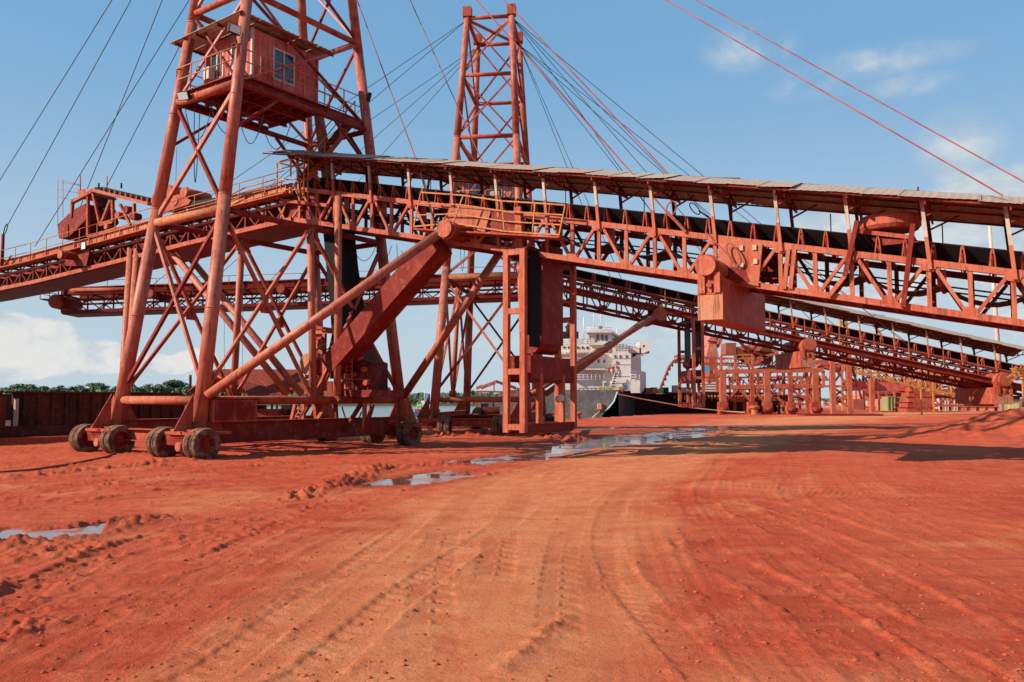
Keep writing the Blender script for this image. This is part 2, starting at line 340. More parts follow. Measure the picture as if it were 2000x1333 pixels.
def ground_fields(x, y):
    z = 0.05*fbm(x, y, 0.12, 3, 3)+0.013*fbm(x, y, 0.9, 4, 9)
    lf = fbm(x, y, 0.25, 4, 21); fine = fbm(x, y, 6.0, 3, 31); wob = fbm(x, y, 1.2, 3, 41)
    rough = sst(fbm(x, y, 0.35, 4, 51), 0.02, 0.35)
    # dry packed lane and the traffic lines that run along it
    lane = smooth_px(DRY[0][0]); lane = [(lane[0][0]+60, lane[0][1]+45)]+lane+[(lane[-1][0]-1.2, 1.5)]
    bd, sd, al, tot = line_coords(x, y, lane)
    ww = 1.9+np.clip(y-6, 0, 60)*0.075
    n1 = fbm(x, y, 0.5, 5, 43); n2 = fbm(sd*0.9, al*0.12, 1.0, 4, 47)
    dry = 1-sst(bd/ww+0.55*lf+0.40*n1+0.35*n2, 0.30, 1.35)
    flow = fbm(sd*2.6, al*0.10, 1.0, 4, 48); fflow = fbm(sd*9.0, al*0.22, 1.0, 3, 49)
    fa = 0.25+0.75*(1-dry)
    z = z+fa*(0.022*flow+0.012*fflow)
    trail = np.zeros(x.shape)
    for k, (c0, w0) in enumerate(((-14.5, .5), (-12.6, .5), (-10.9, .45), (-9.0, .45), (-7.6, .5), (-5.9, .5), (-4.6, .4), (-3.2, .45), (-1.9, .42), (-.7, .45), (.9, .45), (2.3, .45), (3.6, .4), (5.2, .45))):
        wd_ = c0+0.5*np.sin(al*.11+k*1.7)+0.25*np.sin(al*.31+k)
        e = np.abs(sd-wd_); on = sst(fbm(x, y, 0.16, 2, 300+k), -0.12, 0.22)
        m = (1-sst(e, w0*.40, w0*.52))*on
        ph = ((al+np.abs(sd-wd_)*.5)/.24) % 1.0; tr = np.clip(np.abs(ph-.5)*4-1, -1, 1)
        z = z-m*0.011+m*0.008*tr+0.016*on*np.exp(-((e-w0*.58)/.06)**2)*(0.5+fine); trail = np.maximum(trail, m)
    left = sst(-(x+0.10*y-0.6)+0.7*lf, 0.5, 3.0)*(1-sst(y, 8, 16))*0.6
    dry = np.maximum(dry, 0.6*sst(n1+0.5*lf, 0.05, 0.55)*sst(28-y, 0, 12))
    dry = np.clip(dry+0.35*(flow)*(dry > 0.03), 0, 1)
    wheel = np.zeros(x.shape)
    for pts, w, dep, pitch, side in TRK:
        bd, sd, al, tot = line_coords(x, y, smooth_px(pts))
        e = bd+0.02*wob
        fade = sst(al, 0, 0.8)*(1-sst(al, tot-0.8, tot))*(0.35+0.65*sst(fbm(x, y, 0.8, 2, 61)+.25, -0.2, 0.3))
        m = (1-sst(e, w*0.42, w*0.55))*fade
        ph = (al+np.abs(sd)*0.55)/pitch
        tr = np.clip(np.abs((ph % 1.0)-0.5)*4-1, -1, 1)
        z = z-m*dep*0.20-m*dep*0.75*sst(tr, -0.1, 0.5)*(np.abs(sd) > w*0.05)
        dep = dep*1.5; z = z+1.1*side*np.exp(-((e-w*0.62)/(w*0.16))**2)*fade*(0.6+0.35*fine)
        wheel = np.maximum(wheel, m)
    berm = np.zeros(x.shape)
    for pts, w, h in BERM:
        bd, sd, al, tot = line_coords(x, y, smooth_px(pts))
        g = np.exp(-((bd+0.25*w*wob)/w)**2)*sst(al+.2, 0, 0.5)*(1-sst(al, tot-.5, tot+.2))
        z = z+1.0*h*g*(0.6+0.7*wob+1.0*fine); berm = np.maximum(berm, g)
    # streaky grader lines running with the lane on the left
    an = np.arctan2(1.0, 2.2); q = x*np.sin(an)-y*np.cos(an)
    strk = fbm(q*1.0, (x*np.cos(an)+y*np.sin(an))*0.05, 4.0, 3, 71)
    lm = sst(-x-0.1*y, -0.5, 2.5)*(1-dry*0.6)
    z = z+0.040*strk*lm
    q2 = x*np.sin(R(-52))-y*np.cos(R(-52)); rm = sst(x, 2.0, 4.5)*(1-sst(y, 16, 24))
    z = z+0.010*np.sin(q2*52)*rm*sst(fbm(q2*.6, (x+y)*.1, 1.0, 2, 81), 0.0, 0.25)
    # crumbs
    z = z+(1-0.8*dry)*0.030*np.maximum(fine, 0)*(0.4+rough)*(0.7+0.9*lm)
    clod = np.maximum(fbm(x, y, 8.5, 2, 91)-0.30, 0)*(0.15+0.7*rough+0.8*np.maximum(flow, 0))*np.where(x > 1.5, 0.6, 1.0)*(1-0.7*dry); z = z+0.075*clod
    big_ = np.maximum(fbm(x, y, 3.6, 3, 95, .75)-0.42, 0)*rough*(1-dry); z = z+0.07*big_
    # ore heap at right
    hx, hy = 33.0, 49.0
    r = np.hypot((x-hx)/11.0, (y-hy)/8.5)
    heap = (1-sst(r, 0.05, 1.0))*(1.55+0.55*fbm(x, y, 0.7, 4, 101)); z = z+heap
    r2 = np.hypot((x-24)/7.0, (y-43)/3.0); z = z+(1-sst(r2, 0.1, 1))*(0.25+0.35*fbm(x, y, 0.8, 3, 105))
    # puddle hollows
    pd = np.zeros(x.shape); near = np.zeros(x.shape)
    for a, b, rad in PUD:
        bd, sd, al, tot = line_coords(x, y, [g2(a), g2(b)])
        e = bd/rad+0.85*fbm(x, y, 1.3/max(rad, .5), 5, 111)+0.22*fine
        pd = np.maximum(pd, 1-sst(e, 0.55, 1.25)); near = np.maximum(near, 1-sst(bd/rad, 1.2, 2.6))
    z = np.where(near < 0.999, np.maximum(z, -0.012), z)
    z = z*(1-pd)-0.10*pd+0.02*pd*fine
    # quay kerb strip
    bd, sd, al, tot = line_coords(x, y, EDGE)
    z = z*(1-sst(y, 70, 110)*0.6)
    return z, dry, wheel, berm, np.maximum(pd, near*0.45), sd
def make_ground():
    NR, NC = 860, 940
    inv = np.linspace(1/3.2, 1/180.0, NR); inv = np.concatenate([inv]); Y = 1/inv
    U = np.linspace(-0.80, 0.80, NC)
    YY, UU = np.meshgrid(Y, U, indexing='ij'); X = UU*(YY+3.5)
    jx = (rng.random(X.shape)-.5)*0.0
    z, dry, wheel, berm, wet, sd = ground_fields(X, YY)
    co = np.stack([X, YY, z], -1).reshape(-1, 3)
    idx = np.arange(NR*NC).reshape(NR, NC)
    a = idx[:-1, :-1]; b = idx[:-1, 1:]; c = idx[1:, 1:]; d = idx[1:, :-1]
    land = (sd[:-1, :-1] < 0.0)
    f = np.stack([a[land], b[land], c[land], d[land]], -1).reshape(-1, 4)
    me = bpy.data.meshes.new('quay_ground'); me.vertices.add(len(co)); me.vertices.foreach_set('co', co.ravel())
    me.loops.add(f.size); me.loops.foreach_set('vertex_index', f.ravel().astype(np.int32))
    me.polygons.add(len(f)); me.polygons.foreach_set('loop_start', np.arange(0, f.size, 4, dtype=np.int32)); me.polygons.foreach_set('loop_total', np.full(len(f), 4, dtype=np.int32))
    me.polygons.foreach_set('use_smooth', np.ones(len(f), dtype=bool))
    at_ = me.color_attributes.new('mask', 'FLOAT_COLOR', 'POINT')
    colr = np.stack([dry, np.maximum(wheel, berm), wet, np.ones_like(dry)], -1).reshape(-1)
    at_.data.foreach_set('color', colr.astype(np.float32))
    me.update(); me.validate()
    o = bpy.data.objects.new('ground', me); COL.objects.link(o); o['kind'] = 'structure'
    return o
def ground_mat():
    m, t, b = newmat('red_ore_ground', 0.95, 0, 0.06)
    g = N(t, 'ShaderNodeNewGeometry'); at_ = N(t, 'ShaderNodeVertexColor'); at_.layer_name = 'mask'
    sp = N(t, 'ShaderNodeSeparateColor'); L(t, at_.outputs['Color'], sp.inputs[0])
    def no(s, d, r=0.6, sc=(1, 1, 1), rot=0):
        mp = N(t, 'ShaderNodeMapping'); mp.inputs['Scale'].default_value = sc; mp.inputs['Rotation'].default_value = (0, 0, rot); L(t, g.outputs['Position'], mp.inputs[0])
        n = N(t, 'ShaderNodeTexNoise', Scale=s, Detail=d, Roughness=r); L(t, mp.outputs[0], n.inputs['Vector']); return n.outputs['Fac']
    big = no(0.22, 5); mid = no(1.6, 6, 0.65); fin = no(22, 5, 0.7); st = no(2.2, 5, 0.6, (0.12, 1.5, 1), R(-30)); gr = no(120, 2, 0.5)
    red = mixc(t, ramp(t, big, 0.35, 0.65), (0.47, 0.064, 0.029), (0.56, 0.102, 0.047))
    red = mixc(t, math_(t, 'MULTIPLY', ramp(t, mid, 0.42, 0.70), 0.65), red, (0.62, 0.145, 0.068))
    red = mixc(t, math_(t, 'MULTIPLY', ramp(t, st, 0.52, 0.72), 0.45), red, (0.30, 0.030, 0.014))
    dry = mixc(t, ramp(t, mid, 0.35, 0.65), (0.60, 0.164, 0.068), (0.67, 0.232, 0.102))
    c = mixc(t, sp.outputs[0], red, dry)
    c = mixc(t, math_(t, 'MULTIPLY', sp.outputs[1], 0.22), c, (0.32, 0.052, 0.026))
    c = mixc(t, math_(t, 'MULTIPLY', ramp(t, fin, 0.54, 0.70), 0.42), c, (0.20, 0.022, 0.011))
    c = mixc(t, math_(t, 'MULTIPLY', ramp(t, gr, 0.60, 0.72), 0.3), c, (0.56, 0.19, 0.09))
    wet = ramp(t, sp.outputs[2], 0.15, 0.8)
    c = mixc(t, math_(t, 'MULTIPLY', wet, 0.6), c, (0.19, 0.032, 0.017))
    L(t, c, b.inputs['Base Color'])
    rr = math_(t, 'SUBTRACT', 0.95, math_(t, 'MULTIPLY', wet, 0.5)); L(t, rr, b.inputs['Roughness'])
    hh = math_(t, 'ADD', math_(t, 'MULTIPLY', fin, 0.5), math_(t, 'MULTIPLY', mid, 1.0))
    b1 = N(t, 'ShaderNodeBump', Strength=1.0, Distance=0.07); L(t, hh, b1.inputs['Height'])
    b2 = N(t, 'ShaderNodeBump', Strength=0.9, Distance=0.015); L(t, gr, b2.inputs['Height']); L(t, b1.outputs[0], b2.inputs['Normal'])
    L(t, b2.outputs[0], b.inputs['Normal'])
    return m
M['ground'] = ground_mat()
gr_ = make_ground(); gr_.data.materials.append(M['ground'])
# the yard outside the detailed sheet
yb = MB(); z = -0.14
yb.prism([(x, y, z) for x, y in EDGE]+[(2500, 900, z), (2500, -60, z)], (0, 0, -3.2))
yb.build('yard', M['ground'], None, kind='structure')
# kerb along the quay edge
kb = MB(); kp = [Vector((x, y, 0)) for x, y in EDGE[1:4]]
for p, q in zip(kp[:-1], kp[1:]):
    d = (q-p).normalized(); n_ = Vector((d.y, -d.x, 0)); kb.prism([p+n_*.02+Vector((0, 0, -.3)), p+n_*.55+Vector((0, 0, -.3)), p+n_*.50+Vector((0, 0, .26)), p+n_*.02+Vector((0, 0, .28))], q-p)
kb.build('kerb', M['ground'], None, kind='structure')
# puddle water
m, t, b = newmat('puddle_water', 0.13, 0, 0.8); b.inputs['Base Color'].default_value = (0.30, 0.13, 0.10, 1); b.inputs['IOR'].default_value = 1.45
g0 = N(t, 'ShaderNodeNewGeometry'); n0 = N(t, 'ShaderNodeTexNoise', Scale=0.9, Detail=5); L(t, g0.outputs['Position'], n0.inputs['Vector'])
L(t, mixc(t, ramp(t, n0.outputs['Fac'], 0.45, 0.62), (0.20, 0.07, 0.05), (0.42, 0.19, 0.14)), b.inputs['Base Color']); L(t, math_(t, 'ADD', 0.04, math_(t, 'MULTIPLY', ramp(t, n0.outputs['Fac'], 0.45, 0.65), 0.30)), b.inputs['Roughness'])
g = N(t, 'ShaderNodeNewGeometry'); n = N(t, 'ShaderNodeTexNoise', Scale=3, Detail=3); L(t, g.outputs['Position'], n.inputs['Vector'])
bp = N(t, 'ShaderNodeBump', Strength=0.05, Distance=0.02); L(t, n.outputs['Fac'], bp.inputs['Height']); L(t, bp.outputs[0], b.inputs['Normal']); M['puddle'] = m
PZ = [-0.030]
def puddle(pts, nm='puddle'):
    PZ[0] -= 0.004; ws = [gnd(px, py, PZ[0]) for px, py in pts]
    MB().quad(*ws).build(nm, M['puddle'], None, kind='structure')
puddle([(640, 980), (960, 985), (1010, 900), (740, 900)]); puddle([(860, 915), (1090, 915), (1110, 872), (900, 874)])
puddle([(1030, 905), (1420, 880), (1540, 815), (1060, 822)]); puddle([(-160, 1100), (330, 1085), (300, 1005), (-160, 1010)]); puddle([(1420, 812), (1600, 812), (1640, 794), (1420, 796)])
# river and far bank
m, t, b = newmat('river_water', 0.22, 0, 0.5); b.inputs['Base Color'].default_value = (0.17, 0.175, 0.14, 1)
g = N(t, 'ShaderNodeNewGeometry'); mp = N(t, 'ShaderNodeMapping'); mp.inputs['Scale'].default_value = (0.4, 1.2, 1); L(t, g.outputs['Position'], mp.inputs[0])
n = N(t, 'ShaderNodeTexNoise', Scale=1.2, Detail=5); L(t, mp.outputs[0], n.inputs['Vector'])
bp = N(t, 'ShaderNodeBump', Strength=0.5, Distance=0.12); L(t, n.outputs['Fac'], bp.inputs['Height']); L(t, bp.outputs[0], b.inputs['Normal']); M['river'] = m
MB().quad((-3500, -300, -3), (600, -300, -3), (600, 3500, -3), (-3500, 3500, -3)).build('river', M['river'], None, kind='structure')
M['bank'] = worn('bank_soil', (0.09, 0.09, 0.045), (0.14, 0.11, 0.06), 0.5, 0.9, scale=0.05, streak=False)
bk = MB(); bk.prism([(-3400, 700, -3.2), (-700, 560, -3.2), (-300, 520, -3.2), (60, 520, -3.2), (400, 600, -3.2), (1400, 900, -3.2), (1400, 3000, -3.2), (-3400, 3000, -3.2)], (0, 0, 1.4))
bk.build('far_bank', M['bank'], None, kind='structure')
# the land far to the right
MB().prism([(140, 425, -.9), (2500, 905, -.9), (2500, 2600, -.9), (700, 2600, -.9)], (0, 0, 0.6)).build('terrain', M['bank'], None, kind='structure')
M['ground_clod'] = worn('ore_clod', (0.28, 0.045, 0.022), (0.42, 0.095, 0.045), 0.5, 0.95, streak=False, scale=3)
_gv = np.empty(len(gr_.data.vertices)*3, dtype=np.float64); gr_.data.vertices.foreach_get('co', _gv); _gv = _gv.reshape(860, 940, 3)
def GZ(x, y):
    i = int(round((1/3.2-1/y)/(1/3.2-1/180.0)*859)); j = int(round((x/(y+3.5)+.8)/1.6*939))
    return float(_gv[min(max(i, 0), 859), min(max(j, 0), 939), 2])
# ------------------------------------------------------------------ loader towers
class Frame:
    """local frame: a along the conveyor, b along the quay, z up"""
    def __init__(s, cx, cy, ux, uy):
        l = math.hypot(ux, uy); s.c = Vector((cx, cy, 0)); s.u = Vector((ux/l, uy/l, 0)); s.v = Vector((-s.u.y, s.u.x, 0))
    def __call__(s, a, b, z): return s.c+s.u*a+s.v*b+Vector((0, 0, z))
    def px(s, px, py, b):
        """where the sight line of a photo point meets the upright plane at offset b -> (a, z)"""
        d = pdir(px, py); o = CAM-s.c; t = (b-o.dot(s.v))/d.dot(s.v); p = CAM+d*t
        return (p-s.c).dot(s.u), p.z
    def pxa(s, px, py, a):
        d = pdir(px, py); o = CAM-s.c; t = (a-o.dot(s.u))/d.dot(s.u); p = CAM+d*t
        return (p-s.c).dot(s.v), p.z
    def P(s, px, py, b):
        a, z = s.px(px, py, b); return s(a, b, z)
T1 = Frame(-10.1, 34.8, 0.82, -0.57)
T2 = Frame(-1.15, 51.2, 0.993, -0.12)
ZT = 25.9
def half(z):
    k = (z-1.3)/(ZT-1.3); return 2.6-1.25*k, 5.2-3.3*k
def corner(T, sa, sb, z): A, B = half(z); return T(sa*A, sb*B, z)
tyre_mesh = {}
def tyre_geo(c, ax, w, r):
    mb = MB()
    mb.lathe([(-w*.42, r*.56), (-w*.5, r*.70), (-w*.5, r*.86), (-w*.40, r*.955), (-w*.1, r*.965), (w*.1, r*.965), (w*.40, r*.955), (w*.5, r*.86), (w*.5, r*.70), (w*.42, r*.56), (w*.2, r*.5), (-w*.2, r*.5), (-w*.42, r*.56)], c, ax, 36)
    ax = T3(ax).normalized(); up = Vector((0, 0, 1)); x = ax.cross(up).normalized()
    n = 38
    for k in range(n):
        for sgn in (-1, 1):
            t = 2*math.pi*(k+(0.5 if sgn > 0 else 0))/n; rd = x*math.cos(t)+up*math.sin(t); tg = -x*math.sin(t)+up*math.cos(t)
            p = c+rd*(r*.965)+ax*(sgn*w*.27); q = c+rd*(r*.90)+ax*(sgn*w*.50)
            mb.beam(p-ax*(sgn*w*.22)+tg*.02, q, r*.085, r*.06, rd)
    return mb
def wheel(par, T, a, b, r=0.565, w=0.29, out=1):
    c = T(a, b, r-0.05); ax = T.u*out
    o = tyre_geo(c, ax, w, r).build('wheel', M['tyre'], par)
    h = MB().lathe([(w*.22, 0.0), (w*.34, r*.14), (w*.34, r*.20), (w*.18, r*.24), (w*.10, r*.44), (w*.40, r*.52), (w*.46, r*.57), (w*.36, r*.60)], c, ax, 28)
    for k in range(8):
        t = k*math.pi/4; x = T.v; q = c+(x*math.cos(t)+Vector((0, 0, 1))*math.sin(t))*r*.32+ax*(w*.14); h.tube(q, q+ax*.05, .022, 6)
    h.build('hub', M['dark'], o)
    return o
RINGS = [2.0, 9.05, 14.1, 18.0, 21.9, 25.4]
def tower(T, nm, label, grp, RINGS=RINGS, dz=0.0):
    g = thing(nm, label, 'ship loader tower', T(0, 0, 0), grp)
    S = ((-1, -1), (1, -1), (1, 1), (-1, 1))
    for sa, sb in S:
        for z0, z1 in ((1.05, 9.6), (9.6, 17.6), (17.6, 25.7)):
            rod(g, 'leg', corner(T, sa, sb, z0), corner(T, sa, sb, z1), 0.262-0.0028*z0, 'leg', 22, 0.262-0.0028*z1)
        for z0 in (9.6, 17.6, 5.3, 13.6): rod(g, 'weld_collar', corner(T, sa, sb, z0-.03), corner(T, sa, sb, z0+.03), 0.270-0.0028*z0, 'leg', 22)
        ct = corner(T, sa, sb, 25.55); MB().box(ct+Vector((0, 0, .20)), .52, .52, .62, T.u).build('cap_box', M['steel'], g)
        # foot gussets
        f = corner(T, sa, sb, 1.0); A, B = half(1.0)
        for du, dv in ((-1, 0), (0, 1), (0, -1)):
            d = T.u*du+T.v*dv; side = T.v if du else T.u
            MB().prism([f+d*.25+Vector((0, 0, -.05)), f+d*1.0+Vector((0, 0, -.05)), f+d*.25+Vector((0, 0, 1.25))], side*.03).build('gusset', M['steel'], g)
        MB().box(f+Vector((0, 0, -.12)), 1.7, 1.5, .10, T.u).build('foot_plate', M['steel'], g)
        # bogie: one axle with a pair of tyres at each end
        oa, ob = sa*A-0.40, sb*B-0.35
        MB().beam(T(oa-.75, ob, .62), T(oa+.75, ob, .62), .42, .34).build('axle', M['dark'], g)
        MB().box(T(oa+.45, ob, .86), 1.6, .5, .30, T.u).build('bogie_bracket', M['steel'], g)
        rod(g, 'steering_motor', T(oa+.35, ob-.42, .42), T(oa+.35, ob-.2, .42), .16, 'steel2', 14)
        for q in (-1.28, -0.93): wheel(g, T, oa+q, ob, out=-1 if q < -1.0 else 1)
        for q in (0.93, 1.28): wheel(g, T, oa+q, ob, out=1)
    # rings
    for i, z in enumerate(RINGS):
        rr = [.16, .17, .17, .13, .12, .12][i]
        for k in range(4):
            a, b = S[k], S[(k+1) % 4]
            mt = 'steel2' if (k == 0 and z < 15) else 'steel'
            if k == 0 and i == 1: mt = 'tan'
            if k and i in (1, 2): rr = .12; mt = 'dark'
            rod(g, 'ring_tube', corner(T, a[0], a[1], z), corner(T, b[0], b[1], z), rr, mt, 16)
    # middle columns of the long faces and their braces
    for sa in (-1, 1):
        mid0 = corner(T, sa, -1, 2).lerp(corner(T, sa, 1, 2), .5); mid1 = corner(T, sa, -1, 9.05).lerp(corner(T, sa, 1, 9.05), .5)
        rod(g, 'column', mid0, mid1, .15, 'leg', 16)
        for sb in (-1, 1):
            for p, q in ((corner(T, sa, sb, 2.2), mid1), (corner(T, sa, sb, 8.9), mid0)):
                bar(g, 'brace', p, q, .125, .125, 'steel2' if (sa > 0 and sb < 0) else 'steel', T.u)
            for e_, i_ in ((corner(T, sa, sb, 2.35), mid1), (corner(T, sa, sb, 8.75), mid0), (mid0, corner(T, sa, sb, 8.9)), (mid1, corner(T, sa, sb, 2.2))):
                MB().beam(e_, e_.lerp(i_, .075), .03, .34, T.u).build('gusset', M['steel'], g)
            cx_ = (corner(T, sa, sb, 2.2)+mid1+corner(T, sa, sb, 8.9)+mid0)/4
            MB().box(cx_, .05, .42, .42, T.u).build('gusset', M['steel'], g)
    for sb in (-1, 1):
        bar(g, 'brace', corner(T, -1, sb, 2.4), corner(T, 1, sb, 8.9), .13, .13, 'dark', T.v)  # shade on these cross braces is put in by the darker steel colour
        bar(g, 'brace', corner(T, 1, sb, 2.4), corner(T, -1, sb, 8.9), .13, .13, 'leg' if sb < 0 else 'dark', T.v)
    for i in range(1, 5):
        z0, z1 = RINGS[i], RINGS[i+1]
        for k in range(4):
            a, b = S[k], S[(k+1) % 4]
            w = .095 if i > 1 else .14
            if i == 1 and k:
                for p_, q_ in ((a, b), (b, a)): bar(g, 'knee_brace', corner(T, p_[0], p_[1], 12.2), corner(T, p_[0], p_[1], z1-.1).lerp(corner(T, q_[0], q_[1], z1-.1), .28), .11, .11, 'dark')
            else:
                bar(g, 'brace', corner(T, a[0], a[1], z0+.1), corner(T, b[0], b[1], z1-.1), w, w, 'leg')
                bar(g, 'brace', corner(T, b[0], b[1], z0+.1), corner(T, a[0], a[1], z1-.1), w, w, 'dark')
    # roof cross at the top
    bar(g, 'brace', corner(T, -1, -1, 25.3), corner(T, 1, 1, 25.3), .14, .14, 'leg'); bar(g, 'brace', corner(T, 1, -1, 25.3), corner(T, -1, 1, 25.3), .14, .14, 'leg')
    # wheel girders
    A, B = half(1.0)
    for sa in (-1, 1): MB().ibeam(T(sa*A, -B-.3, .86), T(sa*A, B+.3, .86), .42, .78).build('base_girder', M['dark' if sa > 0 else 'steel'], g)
    for sb in (-1, 1): MB().ibeam(T(-A, sb*B, .72), T(A, sb*B, .72), .40, .45).build('base_girder', M['steel'], g)
    for q in (-.5, .0, .5): MB().ibeam(T(-A+.22, q*B, .82), T(A-.22, q*B, .82), .25, .40).build('cross_girder', M['dark'], g)
    # deck below the cabin
    marks = set(o.name for o in g.children)
    zf = 14.62
    for k in range(9):
        b = -3.35+4.35*k/8; MB().ibeam(T(-1.85, b, 14.36), T(1.88, b, 14.36), .10, .20).build('joist', M['dark'], g)
    for a in (-1.9, -.65, .6, 1.93): MB().ibeam(T(a, -3.5, 14.22), T(a, 1.06, 14.22), .12, .24).build('joist', M['dark'], g)
    for k in range(4):
        b0 = -3.5+k*1.14; MB().box(T(0, b0+.57, 14.50), 3.9, 1.13, .05, T.u).build('deck_plate', M['dark'], g)
    MB().box(T(1.45, 2.1, 14.50), .9, 2.05, .05, T.u).build('deck_plate', M['dark'], g)
    MB().ibeam(T(1.93, 1.0, 14.3), T(1.93, 3.3, 14.3), .12, .3).build('joist', M['dark'], g)
    # railings
    def rail(pts, h=1.0, mat='yellow', n=1.1):
        for p, q in zip(pts[:-1], pts[1:]):
            for f in (h, h*.52): rod(g, 'handrail', p+Vector((0, 0, f)), q+Vector((0, 0, f)), .025, mat, 8)
            k = max(1, round((q-p).length/n))
            for i in range(k+1): x = p.lerp(q, i/k); rod(g, 'railing_post', x, x+Vector((0, 0, h)), .028, mat, 8)
    rail([T(-1.95, -1.0, 14.53), T(-1.95, -3.55, 14.53), T(1.97, -3.55, 14.53), T(1.97, 3.1, 14.53)]); rail([T(.95, 1.1, 14.53), T(.95, 3.1, 14.53)], 1.0, 'steel')
    # stair from the far end of the deck down to the gallery
    s0 = T(1.3, 3.0, 14.5); s1 = T(.9, .7, 11.4)
    for e in (-.32, .32): MB().beam(s0+T.u*e, s1+T.u*e, .05, .2).build('stair_stringer', M['steel'], g)
    for i in range(1, 13): p = s0.lerp(s1, i/13.0); MB().box(p, .6, .24, .04, T.u).build('stair_tread', M['dark'], g)
    for e in (-.32, .32): rod(g, 'handrail', s0+T.u*e+Vector((0, 0, .9)), s1+T.u*e+Vector((0, 0, .9)), .025, 'yellow', 8)
    for e in (0, .33, .66, 1): 
        p = s0.lerp(s1, e); rod(g, 'railing_post', p+T.u*.32, p+T.u*.32+Vector((0, 0, .9)), .025, 'yellow', 8)
    # floodlights
    for p, d in ((T(-1.0, -3.75, 14.15), (-.3, -1, -.5)), (T(1.95, -3.75, 16.1), (.8, -.6, -.2)), (T(2.0, 3.35, 15.6), (.9, .3, -.2))):
        d = T3(d).normalized(); 
        f = MB().beam(p, p+d*.16, .50, .34).build('floodlight', M['black'], g); MB().beam(p+d*.161, p+d*.175, .44, .28).build('lamp_glass', M['lamp'], f)
    MB().tube(T(1.93, -3.5, 15.5), T(1.95, -3.7, 16.1), .03, 6).build('bracket', M['black'], g)
    # hanging wires under the deck
    for k, (a0, b0, a1, b1, dr) in enumerate(((-.3, -3.2, .5, -1.8, 1.4), (-.2, -3.0, -1.6, -3.4, 1.6), (.3, -2.3, 1.0, -1.4, 1.7), (-1.7, -2.6, -1.2, -3.2, 3.2), (-1.0, 0, .2, .6, 1.2))):
        MB().path(sag(T(a0, b0, 14.1), T(a1, b1, 14.05), dr, 14), .018, 5).build('hanging_wire', M['wire'], g)
    if dz:
        for c in [o for o in g.children if o.name not in marks]: c.location.z += dz
    return g
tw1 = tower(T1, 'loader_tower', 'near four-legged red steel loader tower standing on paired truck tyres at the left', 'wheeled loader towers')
tw2 = tower(T2, 'loader_tower', 'farther red steel loader tower whose boxed mast top shows above the long roof', 'wheeled loader towers', [2.0, 9.05, 12.75, 17.6, 21.6, 25.4], -1.3)

